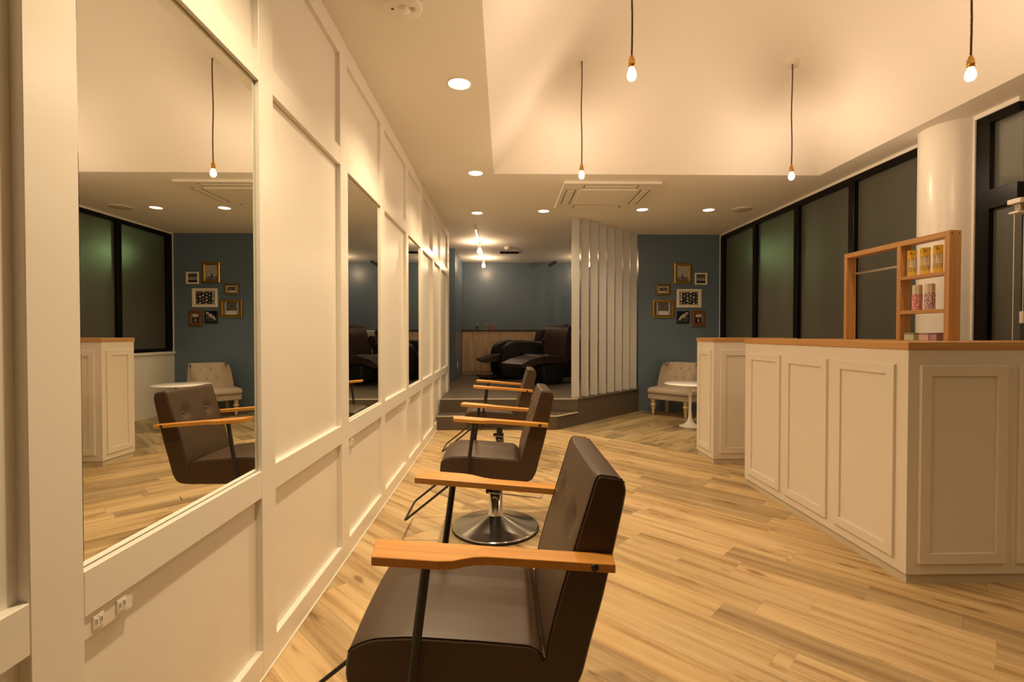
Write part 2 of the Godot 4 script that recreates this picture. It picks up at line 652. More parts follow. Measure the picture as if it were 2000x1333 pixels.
# ------------------------------------------------------------------ window wall on the right
func build_window_wall() -> void:
	var x0 := 3.28
	var w := structure("wall_right")
	box("dado", Vector3(x0, 0, -7.34), Vector3(3.44, 0.88, -3.72), M.wall, w)
	box("pier", Vector3(x0, 0, -3.74), Vector3(3.44, H, -3.335), M.wall, w)
	box("header", Vector3(x0, 2.660, -7.34), Vector3(3.44, H, -3.74), M.wall, w)
	box("jamb", Vector3(x0, 0.88, -7.34), Vector3(3.44, 2.66, -7.315), M.trim_white, w)
	var t := structure("trim_1")
	box("sill_board", Vector3(x0 - 0.02, 0.88, -7.34), Vector3(3.44, 0.915, -3.72), M.trim_white, t, 0.002)
	var win := structure("window_1")
	var f := 3.285
	box("top_frame", Vector3(f, 2.605, -7.315), Vector3(f + 0.08, 2.66, -3.74), M.black_frame, win, 0.002)
	box("bottom_frame", Vector3(f, 0.915, -7.315), Vector3(f + 0.08, 0.965, -3.74), M.black_frame, win, 0.002)
	var zs := [-7.315, -6.365, -5.455, -4.585, -3.80]
	var zw := [0.10, 0.075, 0.075, 0.075, 0.06]
	for i in 5:
		box("mullion", Vector3(f - 0.003, 0.96, zs[i]), Vector3(f + 0.08, 2.61, zs[i] + zw[i]), M.black_frame, win, 0.002)
	for i in 4:
		box("pane", Vector3(f + 0.040, 0.96, zs[i] + zw[i] - 0.005), Vector3(f + 0.046, 2.61, zs[i + 1] + 0.005), M.frost, win)
	# round column in front of the pier
	var c := structure("column")
	var st := mb()
	lathe(st, [Vector2(0.2, 0), Vector2(0.2, H)], 64, Vector3(3.30, 0, -3.53))
	build(st, "shaft", M.wall, c)
	# short window return next to the entrance
	var w2 := structure("window_2")
	box("white_jamb", Vector3(3.255, 0, -3.335), Vector3(3.36, H, -3.318), M.trim_white, w2)
	box("white_head", Vector3(3.255, 2.655, -3.318), Vector3(3.36, H, -3.03), M.trim_white, w2)
	box("frame_post", Vector3(3.265, 0, -3.318), Vector3(3.36, 2.655, -3.225), M.black_frame, w2, 0.002)
	box("top_frame", Vector3(3.265, 2.60, -3.225), Vector3(3.36, 2.655, -3.04), M.black_frame, w2, 0.002)
	box("transom", Vector3(3.262, 2.02, -3.225), Vector3(3.36, 2.15, -3.04), M.black_frame, w2, 0.002)
	box("upper_pane", Vector3(3.300, 2.15, -3.225), Vector3(3.306, 2.60, -3.046), M.pane, w2)
	box("lower_pane", Vector3(3.300, 0.0, -3.225), Vector3(3.306, 2.02, -3.046), M.frost, w2)
	# glazed entrance beyond the corner
	var d := structure("door_1")
	box("white_head", Vector3(3.36, 2.655, -3.05), Vector3(4.6, H, -3.03), M.trim_white, d)
	box("top_frame", Vector3(3.36, 2.60, -3.10), Vector3(4.6, 2.655, -3.03), M.black_frame, d, 0.002)
	box("transom", Vector3(3.36, 2.02, -3.12), Vector3(4.6, 2.15, -3.03), M.black_frame, d, 0.002)
	box("upper_pane", Vector3(3.31, 2.15, -3.056), Vector3(4.6, 2.60, -3.050), M.pane, d)
	box("lower_pane", Vector3(3.31, 0.0, -3.056), Vector3(4.6, 2.02, -3.050), M.frost, d)
	# night outside: a porch wall and a lamp with greenish light behind the frosted panes
	var p := structure("wall_outside")
	box("wall_face", Vector3(5.6, -0.1, -11.0), Vector3(5.8, 3.6, -3.4), M.outside, p)
	box("pavement", Vector3(3.44, -0.15, -11.0), Vector3(5.6, -0.05, -3.2), M.outside, p)
	var l := thing("outdoor_lamp", "greenish outdoor lamp glowing through the frosted window by the blue wall", "lamp", Vector3(4.15, 2.42, -7.2))
	box("housing", Vector3(-0.07, 0.06, -0.3), Vector3(0.07, 0.12, 0.3), M.plastic_white, l, 0.005)
	box("tube", Vector3(-0.04, 0.0, -0.27), Vector3(0.04, 0.055, 0.27), M.glow_green, l, 0.02)
	var om := OmniLight3D.new()
	om.name = "glow"
	om.light_color = Color(0.85, 1.0, 0.72)
	om.light_energy = 0.45
	om.light_size = 0.1
	om.omni_range = 12.0
	om.omni_attenuation = 2.0
	om.shadow_enabled = true
	l.add_child(om)
	om.position = Vector3(0, -0.03, 0)

# ------------------------------------------------------------------ ceiling with the raised vault
func vault(x: float, z: float) -> float:
	var s := 0.0
	for d in [x + 0.10, 3.0 - x, z + 4.58, -1.64 - z]:
		s += pow(maxf(d, 1e-4), -6.0)
	return H + 1.045 * pow(s, -1.0 / 6.0)

func vault_normal(x: float, z: float) -> Vector3:
	var e := 0.02
	return Vector3(vault(x + e, z) - vault(x - e, z), -2.0 * e, vault(x, z + e) - vault(x, z - e)).normalized()

func build_ceiling() -> void:
	var c := structure("ceiling")
	box("soffit", Vector3(-1.9, H, -4.58), Vector3(-0.10, H + 0.12, 4.75), M.ceiling, c)
	box("soffit", Vector3(3.0, H, -4.58), Vector3(4.75, H + 0.12, 4.75), M.ceiling, c)
	box("soffit", Vector3(-1.9, H, -10.44), Vector3(4.75, H + 0.12, -4.58), M.ceiling, c)
	box("soffit", Vector3(-0.10, H, -1.64), Vector3(3.0, H + 0.12, 4.75), M.ceiling, c)
	var st := mb()
	st.set_smooth_group(0)
	var n := 56
	var xs := []
	var zs := []
	for i in n + 1:
		var t := 0.5 - 0.5 * cos(PI * i / n)
		xs.append(lerpf(-0.10, 3.0, t))
		zs.append(lerpf(-4.58, -1.64, t))
	for i in n:
		for j in n:
			var a := Vector3(xs[i], vault(xs[i], zs[j]), zs[j])
			var b := Vector3(xs[i + 1], vault(xs[i + 1], zs[j]), zs[j])
			var d := Vector3(xs[i + 1], vault(xs[i + 1], zs[j + 1]), zs[j + 1])
			var e := Vector3(xs[i], vault(xs[i], zs[j + 1]), zs[j + 1])
			quad(st, a, b, d, e, Vector3.DOWN)
	build(st, "vault", M.tray, c)

# ------------------------------------------------------------------ stepped platform and slat screen
func build_platform() -> void:
	var p := structure("floor_platform")
	var up := func(v: Vector3) -> Vector3: return Vector3(v.x, v.z, v.y)
	var st := mb()
	prism(st, PackedVector2Array([Vector2(-0.824, -5.90), Vector2(0.640, -5.90), Vector2(0.94, -6.20), Vector2(0.94, -6.6), Vector2(-0.824, -6.6)]), 0.0, 0.168, 0.0, up)
	build(st, "step", M.vinyl, p)
	st = mb()
	prism(st, PackedVector2Array([Vector2(-1.75, -7.25), Vector2(-0.824, -7.25), Vector2(-0.824, -6.20), Vector2(0.94, -6.20), Vector2(2.04, -7.30), Vector2(2.04, -10.29), Vector2(-0.87, -10.29), Vector2(-0.87, -8.59), Vector2(-1.75, -8.59)]), 0.0, PY - 0.004, 0.0, up)
	build(st, "deck", M.vinyl, p)
	# metal edge strips
	box("nosing", Vector3(-0.824, 0.160, -5.93), Vector3(0.645, 0.172, -5.895), M.nosing, p, 0.002)
	box("nosing", Vector3(-0.824, PY - 0.012, -6.23), Vector3(0.945, PY, -6.195), M.nosing, p, 0.002)
	var s := box("nosing", Vector3(0, -0.006, -0.016), Vector3(0.42, 0.006, 0.018), M.nosing, p, 0.002)
	s.position = Vector3(0.642, 0.166, -5.902)
	s.rotation.y = PI / 4
	s = box("nosing", Vector3(0, -0.006, -0.016), Vector3(1.54, 0.006, 0.018), M.vinyl, p, 0.002)
	s.position = Vector3(0.942, PY - 0.006, -6.202)
	s.rotation.y = PI / 4
	var g := thing("slat_screen", "screen of eight tall off-white slats standing on the platform edge", "screen", Vector3(0.875, PY, -6.20))
	for i in 8:
		var x := 0.1465 * i
		box("slat", Vector3(x, 0, -0.115 - x), Vector3(x + 0.099, H - PY - 0.002, -0.055 - x), M.slat, g, 0.003)

# ------------------------------------------------------------------ reception counter
func shaker(parent: Node, at: Vector3, turn: float, w: float, h: float) -> void:
	# raised frame with a field inside; local x runs along the face, z points out
	var f := 0.05
	var st := mb()
	ring(st, Vector2(0, 0), Vector2(w, h), f, -0.004, 0.013, 0.0115, 0.96)
	var o := build(st, "door_panel", M.counter, parent, at, Vector3(0, turn, 0))
	var st2 := mb()
	bx(st2, Vector3(f - 0.002, f - 0.002, -0.002), Vector3(w - f + 0.002, h - f + 0.002, 0.003), 0.0)
	build(st2, "field", M.counter, o)

func build_counter() -> void:
	var X := 1.887
	var c := thing("reception_counter", "long greige reception counter with framed panels and oak top", "counter", Vector3(X, 0, -2.228))
	var up := func(v: Vector3) -> Vector3: return Vector3(v.x, v.z, -v.y)
	var L := PackedVector2Array([Vector2(0, 0), Vector2(1.37, 0), Vector2(1.37, 0.55), Vector2(0.75, 0.55), Vector2(0.75, 1.525), Vector2(0, 1.525)])
	var st := mb()
	prism(st, L, 0.046, 1.105, 0.0015, up)
	build(st, "body", M.counter, c)
	st = mb()
	prism(st, PackedVector2Array([Vector2(0.012, 0.012), Vector2(1.35, 0.012), Vector2(1.35, 0.54), Vector2(0.74, 0.54), Vector2(0.74, 1.512), Vector2(0.012, 1.512)]), 0.0, 0.046, 0.0, up)
	build(st, "toe_kick", M.toe, c)
	for z in [0.069, 0.557, 1.039]:
		shaker(c, Vector3(0, 0.10, -z - 0.424), -PI / 2, 0.424, 0.932)
	for x in [0.053, 0.525, 0.945]:
		shaker(c, Vector3(x, 0.10, 0), 0.0, 0.414 if x < 0.9 else 0.38, 0.932)
	# oak top, laid from separate boards
	var e := 0.006
	box("top_board", Vector3(-e, 1.105, -0.90), Vector3(0.10, 1.140, e), M.oak_light, c, 0.002, 2)
	box("top_board", Vector3(-e, 1.105, -1.531), Vector3(0.10, 1.140, -0.901), M.oak_light, c, 0.002, 2)
	box("top_board", Vector3(0.1005, 1.105, -1.531), Vector3(0.42, 1.140, -0.56), M.oak_light, c, 0.002, 2)
	box("top_board", Vector3(0.4205, 1.105, -1.531), Vector3(0.756, 1.140, -0.56), M.oak_light, c, 0.002, 2)
	box("top_board", Vector3(0.1005, 1.105, -0.28), Vector3(1.376, 1.140, e), M.oak_light, c, 0.002, 0)
	box("top_board", Vector3(0.1005, 1.105, -0.559), Vector3(1.376, 1.140, -0.281), M.oak_light, c, 0.002, 0)
	# second unit beyond the passage
	var d := thing("reception_cabinet", "short greige counter unit with oak top beyond the long counter", "counter", Vector3(X, 0, -4.33))
	box("body", Vector3(0, 0.046, -0.375), Vector3(0.75, 1.105, 0), M.counter, d, 0.0015)
	box("toe_kick", Vector3(0.012, 0, -0.363), Vector3(0.74, 0.046, -0.012), M.toe, d)
	shaker(d, Vector3(0, 0.10, -0.335), -PI / 2, 0.29, 0.932)
	shaker(d, Vector3(0.06, 0.10, 0), 0.0, 0.32, 0.932)
	shaker(d, Vector3(0.41, 0.10, 0), 0.0, 0.32, 0.932)
	for x in [[-0.006, 0.11], [0.1105, 0.43], [0.4305, 0.756]]:
		box("top_board", Vector3(x[0], 1.105, -0.381), Vector3(x[1], 1.140, 0.006), M.oak_light, d, 0.002, 0 if x[0] > 0 else 2)

# ------------------------------------------------------------------ styling chairs
func smooth_profile(p: Array, corner := 0.018) -> PackedVector2Array:
	# round a closed outline by quadratic corners
	var out := PackedVector2Array()
	var n := p.size()
	for i in n:
		var a: Vector2 = p[(i + n - 1) % n]
		var b: Vector2 = p[i]
		var c: Vector2 = p[(i + 1) % n]
		var r := minf(corner, minf(a.distance_to(b), b.distance_to(c)) * 0.48)
		var s := b + (a - b).normalized() * r
		var e := b + (c - b).normalized() * r
		for k in 4:
			var t := k / 3.0
			out.append(s.lerp(b, t).lerp(b.lerp(e, t), t))
	return out

func resample(poly: PackedVector2Array, step: float) -> PackedVector2Array:
	var out := PackedVector2Array()
	for i in poly.size():
		var a := poly[i]
		var b := poly[(i + 1) % poly.size()]
		var n := maxi(1, int(ceil(a.distance_to(b) / step)))
		if a.distance_to(b) < 1e-5:
			continue
		for k in n:
			out.append(a.lerp(b, float(k) / n))
	return out

func make_chair(label: String) -> Node3D:
	var t := thing("styling_chair", label, "chair", Vector3.ZERO, 0.0, "brown leather styling chairs along the mirrors")
	# side outline, x forward is negative (towards the mirror)
	var raw := [Vector2(-0.312, 0.400), Vector2(-0.305, 0.464), Vector2(-0.250, 0.486), Vector2(-0.160, 0.489), Vector2(-0.003, 0.477), Vector2(0.112, 0.466), Vector2(0.134, 0.455), Vector2(0.147, 0.425), Vector2(0.150, 0.462), Vector2(0.163, 0.520), Vector2(0.185, 0.600), Vector2(0.260, 0.846), Vector2(0.268, 0.858), Vector2(0.322, 0.851), Vector2(0.334, 0.826), Vector2(0.328, 0.790), Vector2(0.302, 0.671), Vector2(0.280, 0.573), Vector2(0.252, 0.471), Vector2(0.232, 0.390), Vector2(0.205, 0.345), Vector2(0.150, 0.337), Vector2(-0.240, 0.337), Vector2(-0.298, 0.352)]
	var prof := resample(smooth_profile(raw, 0.022), 0.014)
	if Geometry2D.is_polygon_clockwise(prof):
		prof.reverse()
	var n := prof.size()
	var nor := PackedVector2Array()
	for i in n:
		var e := (prof[(i + 1) % n] - prof[(i + n - 1) % n]).normalized()
		nor.append(Vector2(e.y, -e.x))
	var half := 0.212
	var zs := [-half, -half + 0.004, -half + 0.012, -half + 0.03]
	var k := -half + 0.046
	while k < half - 0.04:
		zs.append(k)
		k += 0.016
	zs.append_array([half - 0.03, half - 0.012, half - 0.004, half])
	var grid := []
	for z in zs:
		var row := []
		var rim := maxf(0.0, absf(z) - (half - 0.012)) / 0.012
		var inset := 0.006 * (1.0 - sqrt(maxf(0.0, 1.0 - rim * rim)))
		for i in n:
			var d := -inset
			# cushion crown on seat and back faces
			var face := 0.0
			if nor[i].y > 0.6 and prof[i].y < 0.6 and prof[i].x < 0.12:
				face = 1.0
			elif nor[i].x < -0.6 and prof[i].x > 0.12:
				face = 0.7
			d += face * 0.008 * (1.0 - pow(absf(z) / half, 2.5))
			# button dimples in the backrest
			if nor[i].x < -0.6 and prof[i].x > 0.1:
				for b in [[0.725, 0.105], [0.725, -0.105]]:
					var q := Vector2(prof[i].y - b[0], z - b[1])
					d -= 0.020 * exp(-q.length_squared() / 0.0009)
			var p := prof[i] + nor[i] * d
			row.append(Vector3(p.x, p.y, z))
		grid.append(row)
	var st := mb()
	st.set_smooth_group(0)
	for a in zs.size() - 1:
		for i in n:
			var j := (i + 1) % n
			var m := (nor[i] + nor[j]) * 0.5
			quad(st, grid[a][i], grid[a][j], grid[a + 1][j], grid[a + 1][i], Vector3(m.x, m.y, 0))
	st.set_smooth_group(1)
	for s in [0, zs.size() - 1]:
		var flat := PackedVector2Array()
		for i in n:
			flat.append(Vector2(grid[s][i].x, grid[s][i].y))
		var ids := Geometry2D.triangulate_polygon(flat)
		for q in range(0, ids.size(), 3):
			tri(st, grid[s][ids[q]], grid[s][ids[q + 1]], grid[s][ids[q + 2]], Vector3(0, 0, -1 if s == 0 else 1))
	build(st, "upholstered_shell", M.leather, t)
	# piping where the side panels meet seat and back
	for s in [-1.0, 1.0]:
		var pts := []
		for i in n:
			var p := prof[i]
			var on := (nor[i].y > 0.35 and p.y < 0.55 and p.x < 0.16) or (nor[i].x < -0.2 and p.x > 0.1) or p.y > 0.83
			if on:
				pts.append(Vector3(p.x + nor[i].x * 0.0002, p.y + nor[i].y * 0.0002, s * (half - 0.0035)))
		pts.sort_custom(func(a: Vector3, b: Vector3) -> bool: return (a.x * 1.0 + (a.y - 0.46) * (1.0 if a.x > 0.12 else 0.0)) < (b.x * 1.0 + (b.y - 0.46) * (1.0 if b.x > 0.12 else 0.0)))
		var sp := mb()
		tube(sp, pts, 0.0013, 6)
		build(sp, "piping", M.piping, t)
	# seam across the top of the backrest
	var sx := mb()
	tube(sx, [Vector3(0.2655, 0.8515, -half + 0.006), Vector3(0.2645, 0.8535, -half * 0.5), Vector3(0.2645, 0.8535, half * 0.5), Vector3(0.2655, 0.8515, half - 0.006)], 0.0013, 6)
	build(sx, "seam", M.piping, t)
	for z in [-0.105, 0.105]:
		var sb := mb()
		lathe(sb, [Vector2(0.0, 0.006), Vector2(0.006, 0.0052), Vector2(0.010, 0.002), Vector2(0.0105, -0.002)], 14)
		build(sb, "button", M.leather, t, Vector3(0.236, 0.722, z), Vector3(0, 0, 1.26))
	# oak armrests: wider in front, tilted up to the front
	for s in [-1.0, 1.0]:
		var poly := PackedVector2Array([Vector2(-0.232, 0.229), Vector2(-0.220, 0.315), Vector2(-0.085, 0.313), Vector2(-0.055, 0.307), Vector2(-0.035, 0.295), Vector2(-0.012, 0.283), Vector2(0.015, 0.277), Vector2(0.293, 0.271), Vector2(0.299, 0.218)])
		var to := func(v: Vector3) -> Vector3: return Vector3(v.x, v.z - 0.0815 * (v.x + 0.22), v.y * s)
		var sa := mb()
		prism(sa, poly, 0.703, 0.722, 0.0012, to, false, 0)
		var arm := build(sa, "armrest", M.oak, t)
		var bo := mb()
		lathe(bo, [Vector2(0.0, 0.003), Vector2(0.005, 0.003), Vector2(0.0085, 0.0008), Vector2(0.0085, -0.004)], 12)
		build(bo, "bolt", M.black_metal, arm, Vector3(0.248, 0.6745, 0.2725 * s), Vector3(PI / 2 * s, 0, 0))
		var sp := mb()
		tube(sp, bend([Vector3(-0.113, 0.702, 0.272 * s), Vector3(-0.160, 0.335, 0.258 * s), Vector3(-0.160, 0.323, 0.05 * s)], 0.03), 0.0105, 12)
		build(sp, "arm_post", M.black_metal, t)
	# under-seat plate, pump, base and lever
	box("mounting_plate", Vector3(-0.13, 0.318, -0.13), Vector3(0.13, 0.336, 0.13), M.black_metal, t, 0.003)
	var sc := mb()
	lathe(sc, [Vector2(0.0, 0.32), Vector2(0.030, 0.32), Vector2(0.030, 0.245), Vector2(0.041, 0.243), Vector2(0.041, 0.092), Vector2(0.046, 0.090), Vector2(0.046, 0.080), Vector2(0.041, 0.074)], 32)
	build(sc, "pump_column", M.chrome, t)
	var sd := mb()
	lathe(sd, [Vector2(0.046, 0.084), Vector2(0.060, 0.079), Vector2(0.090, 0.066), Vector2(0.140, 0.048), Vector2(0.200, 0.031), Vector2(0.250, 0.021), Vector2(0.260, 0.018), Vector2(0.262, 0.013)], 72)
	build(sd, "base_disc", M.brushed, t)
	var sr := mb()
	lathe(sr, [Vector2(0.262, 0.014), Vector2(0.2645, 0.010), Vector2(0.2635, 0.001), Vector2(0.2, 0.0)], 72)
	build(sr, "base_rim", M.rubber, t)
	var sl := mb()
	tube(sl, bend([Vector3(-0.045, 0.236, 0.03), Vector3(-0.04, 0.232, 0.055), Vector3(0.272, 0.203, 0.075), Vector3(0.280, 0.225, 0.075)], 0.012), 0.004, 8)
	build(sl, "pump_lever", M.chrome, t)
	var sk := mb()
	lathe(sk, [Vector2(0, 0.014), Vector2(0.014, 0.012), Vector2(0.014, -0.012), Vector2(0, -0.014)], 14)
	build(sk, "lever_joint", M.black_metal, t, Vector3(-0.045, 0.236, 0.035), Vector3(PI / 2, 0, 0))
	# footrest loop
	var sf := mb()
	tube(sf, bend([Vector3(-0.16, 0.330, 0.155), Vector3(-0.25, 0.322, 0.158), Vector3(-0.518, 0.108, 0.160), Vector3(-0.518, 0.108, -0.160), Vector3(-0.25, 0.322, -0.158), Vector3(-0.16, 0.330, -0.155)], 0.02), 0.0068, 10)
	build(sf, "footrest", M.black_metal, t)
	return t

func build_chairs() -> void:
	var c := make_chair("brown leather styling chair with oak arms, nearest the camera")
	c.position = Vector3(-0.053, 0.0, -1.305)
	copy(c, "brown leather styling chair with oak arms, second from the camera", Vector3(-0.053, 0.0, -2.925))
	copy(c, "brown leather styling chair with oak arms, farthest from the camera by the steps", Vector3(-0.045, 0.0, -4.53))

# ------------------------------------------------------------------ lamps
func add_omni(parent: Node, at: Vector3, col: Color, e: float, size: float) -> void:
	var l := OmniLight3D.new()
	l.name = "light"
	l.light_color = col
	l.light_energy = e
	l.light_size = size
	l.omni_range = 14.0
	l.omni_attenuation = 2.0
	l.shadow_enabled = true
	parent.add_child(l, true)
	l.position = at

func add_spot(parent: Node, at: Vector3, col: Color, e: float, angle: float, size: float) -> void:
	var l := SpotLight3D.new()
	l.name = "light"
	l.light_color = col
	l.light_energy = e
	l.light_size = size
	l.spot_range = 14.0
	l.spot_angle = angle
	l.spot_attenuation = 2.0
	l.spot_angle_attenuation = 1.0
	l.shadow_enabled = true
	parent.add_child(l, true)
	l.position = at
	l.rotation = Vector3(-PI / 2, 0, 0)

func build_lamps() -> void:
	# four bare bulbs on twisted cords below the vault
	var spots := [[0.62, -2.365, "bare pendant bulb on a twisted cord, nearer one on the mirror side"], [2.27, -2.34, "bare pendant bulb on a twisted cord, nearer one above the counter"], [0.615, -3.86, "bare pendant bulb on a twisted cord, farther one on the mirror side"], [2.30, -3.86, "bare pendant bulb on a twisted cord, farther one beside the windows"]]
	for s in spots:
		var at := Vector3(s[0], 2.44, s[1])
		var p := thing("pendant_lamp", s[2], "lamp", at, 0.0, "pendant bulbs under the vault")
		var top: float = vault(s[0], s[1]) - at.y
		var nrm := vault_normal(s[0], s[1])
		var st := mb()
		lathe(st, [Vector2(0.0, 0.012), Vector2(0.045, 0.010), Vector2(0.055, 0.002), Vector2(0.055, -0.01)], 28)
		var can := build(st, "ceiling_rose", M.plastic_white, p, Vector3(0, top, 0))
		can.basis = Basis(Quaternion(Vector3.UP, nrm))
		for strand in 2:
			var pts := []
			var len_ := top - 0.088
			var turns := len_ / 0.022
			var m := int(turns * 6)
			for i in m + 1:
				var y := 0.088 + len_ * i / m
				var a := TAU * turns * i / m + PI * strand
				var sway := 0.004 * sin(y * 9.0) * sin(PI * i / m)
				pts.append(Vector3(cos(a) * 0.0028 + sway, y, sin(a) * 0.0028))
			var sc := mb()
			tube(sc, pts, 0.0028, 5, false)
			build(sc, "cord_strand", M.cord, p)
		st = mb()
		lathe(st, [Vector2(0.004, 0.094), Vector2(0.009, 0.090), Vector2(0.011, 0.078), Vector2(0.015, 0.074), Vector2(0.016, 0.056), Vector2(0.0175, 0.052), Vector2(0.016, 0.048), Vector2(0.016, 0.034), Vector2(0.0, 0.034)], 24)
		build(st, "brass_socket", M.brass, p)
		st = mb()
		lathe(st, [Vector2(0.012, 0.038), Vector2(0.014, 0.027), Vector2(0.020, 0.012), Vector2(0.0225, -0.002), Vector2(0.0205, -0.016), Vector2(0.013, -0.026), Vector2(0.0, -0.030)], 24)
		build(st, "bulb", M.glow_pendant, p)
		add_omni(p, Vector3(0, -0.002, 0), Color(1.0, 0.87, 0.745), 0.238, 0.012)
	# recessed downlights
	var dl := [[-0.27, -2.937, 2.9, "recessed downlight above the nearest styling chairs"], [-0.268, -4.558, 2.6, "recessed downlight above the farthest styling chair"], [-0.338, -6.056, 1.2, "recessed downlight above the platform steps"], [0.483, -5.95, 1.2, "recessed downlight left of the ceiling air conditioner"], [1.672, -5.86, 1.2, "recessed downlight right of the ceiling air conditioner"], [2.482, -5.862, 1.2, "recessed downlight in front of the pictures"], [-0.27, -1.32, 2.9, "recessed downlight over the chair closest to the camera"], [3.2, -0.5, 1.3, "recessed downlight in the entrance beside the long counter"]]
	for s in dl:
		var d := thing("downlight", s[3], "lamp", Vector3(s[0], H, s[1]), 0.0, "recessed downlights")
		var st := mb()
		lathe(st, [Vector2(0.075, 0.0), Vector2(0.075, -0.004), Vector2(0.067, -0.006), Vector2(0.065, -0.001)], 36)
		build(st, "trim_ring", M.plastic_white, d)
		st = mb()
		lathe(st, [Vector2(0.066, -0.0015), Vector2(0.03, -0.004), Vector2(0.0, -0.005)], 36)
		build(st, "lens", M.glow_down, d)
		add_spot(d, Vector3(0, -0.012, 0), Color(1.0, 0.885, 0.71), s[2] * 1.12, 66.0, 0.045)

# ------------------------------------------------------------------ lounge: settee and side table
func build_lounge() -> void:
	# settee stands across the corner; local x along its front, +z to the front
	var t := thing("settee", "beige button-tufted settee with turned legs by the blue wall", "sofa", Vector3(2.155, 0, -6.955), -PI / 4)
	var w := 0.53
	var legp := [Vector2(0.0, 0.0), Vector2(0.009, 0.004), Vector2(0.010, 0.018), Vector2(0.014, 0.024), Vector2(0.013, 0.03), Vector2(0.024, 0.12), Vector2(0.026, 0.126), Vector2(0.018, 0.132), Vector2(0.030, 0.145), Vector2(0.033, 0.158), Vector2(0.028, 0.172), Vector2(0.019, 0.178), Vector2(0.024, 0.186), Vector2(0.026, 0.21), Vector2(0.026, 0.25)]
	for i in legp.size():
		legp[i] = Vector2(legp[i].x * 1.2, legp[i].y)
	var lm := mb()
	lathe(lm, legp, 18)
	var leg := commit(lm)
	for x in [0.0, 0.485]:
		part("leg", leg, M.leg_wood, t, Vector3(x, 0, 0))
		box("leg", Vector3(x - 0.018, 0, -0.44), Vector3(x + 0.018, 0.25, -0.405), M.leg_wood, t, 0.003, 1)
	# seat: apron and cushion
	box("apron", Vector3(-0.065, 0.235, -0.46), Vector3(w + 0.055, 0.325, 0.045), M.fabric, t, 0.012)
	var st := mb()
	var prof := smooth_profile([Vector2(-0.46, 0.322), Vector2(0.05, 0.322), Vector2(0.058, 0.345), Vector2(0.045, 0.385), Vector2(0.0, 0.398), Vector2(-0.25, 0.405), Vector2(-0.46, 0.395)], 0.03)
	var side := func(v: Vector3) -> Vector3: return Vector3(v.z, v.y, v.x)
	prism(st, prof, -0.07, w + 0.06, 0.012, side, true)
	build(st, "seat_cushion", M.fabric, t)
	st = mb()
	tube(st, bend([Vector3(-0.058, 0.322, -0.4), Vector3(-0.058, 0.322, 0.052), Vector3(w + 0.058, 0.322, 0.052), Vector3(w + 0.058, 0.322, -0.4)], 0.02), 0.004, 6)
	build(st, "welt", M.fabric_seam, t)
	# back: curved sheet that wraps forward at both ends and rolls over at the top
	var nu := 56
	var rows := [[0.40, 0.0], [0.46, 0.012], [0.53, 0.030], [0.60, 0.052], [0.66, 0.075], [0.70, 0.098], [0.735, 0.125], [0.752, 0.150], [0.755, 0.175], [0.742, 0.195], [0.72, 0.2], [0.70, 0.185]]
	var gridf := []
	for r in rows.size():
		var row := []
		for i in nu + 1:
			var u := float(i) / nu
			# plan curve: ends come forward
			var e := pow(absf(u * 2.0 - 1.0), 5.0)
			var x := lerpf(0.0, w, u)
			var zz := -0.36 + e * 0.20
			var lean: float = rows[r][1]
			x += (u - 0.5) * 2.0 * (0.02 - lean * 0.35) * e
			zz -= lean * (1.0 - 0.3 * e)
			var dip := 0.0
			for b in [[0.66, 0.0], [0.53, 0.5]]:
				for q in 4:
					var bu: float = (q + 0.5 + b[1]) / 4.0
					if bu > 0.95:
						continue
					var dx: float = (u - bu) * w
					var dy: float = rows[r][0] - b[0]
					dip += 0.032 * exp(-(dx * dx + dy * dy) / 0.0013)
			row.append(Vector3(x, rows[r][0], zz - dip))
		gridf.append(row)
	st = mb()
	st.set_smooth_group(0)
	for r in rows.size() - 1:
		for i in nu:
			quad(st, gridf[r][i], gridf[r][i + 1], gridf[r + 1][i + 1], gridf[r + 1][i], Vector3(0, 0.3, 1) if r < 8 else Vector3(0, 0.3, -1))
	# rear face and ends, a little behind the front
	for r in rows.size() - 5:
		for i in nu:
			var off := Vector3(0, 0, -0.07)
			quad(st, gridf[r][i] + off, gridf[r][i + 1] + off, gridf[r + 1][i + 1] + off, gridf[r + 1][i] + off, Vector3(0, 0, -1))
	st.set_smooth_group(1)
	for r in rows.size() - 1:
		for i in [0, nu]:
			var off := Vector3(0, 0, -0.07)
			var off2 := off * (1.0 if r < 6 else 0.3)
			var off3 := off * (1.0 if r < 5 else 0.3)
			quad(st, gridf[r][i], gridf[r + 1][i], gridf[r + 1][i] + off3, gridf[r][i] + off2, Vector3(-1 if i == 0 else 1, 0, 0))
	build(st, "backrest", M.fabric, t)
	var bm := mb()
	lathe(bm, [Vector2(0.0, 0.006), Vector2(0.008, 0.004), Vector2(0.011, -0.002)], 10)
	var bmesh := commit(bm)
	for b in [[0.66, 0.0, 0.075], [0.53, 0.5, 0.030]]:
		for q in 4:
			var bu: float = (q + 0.5 + b[1]) / 4.0
			if bu > 0.95:
				continue
			part("button", bmesh, M.fabric_seam, t, Vector3(bu * w, b[0], -0.36 - b[2] - 0.027 + pow(absf(bu * 2 - 1), 5.0) * 0.2), Vector3(PI / 2, 0, 0))
	# tulip side table
	var s := thing("side_table", "white round pedestal side table in front of the settee", "table", Vector3(2.36, 0, -6.10))
	st = mb()
	lathe(st, [Vector2(0.0, 0.0), Vector2(0.135, 0.0), Vector2(0.137, 0.006), Vector2(0.120, 0.014), Vector2(0.085, 0.026), Vector2(0.055, 0.045), Vector2(0.034, 0.075), Vector2(0.024, 0.12), Vector2(0.019, 0.19), Vector2(0.018, 0.30), Vector2(0.021, 0.40), Vector2(0.032, 0.47), Vector2(0.055, 0.51), Vector2(0.085, 0.523), Vector2(0.0, 0.525)], 40)
	build(st, "pedestal", M.table_white, s)
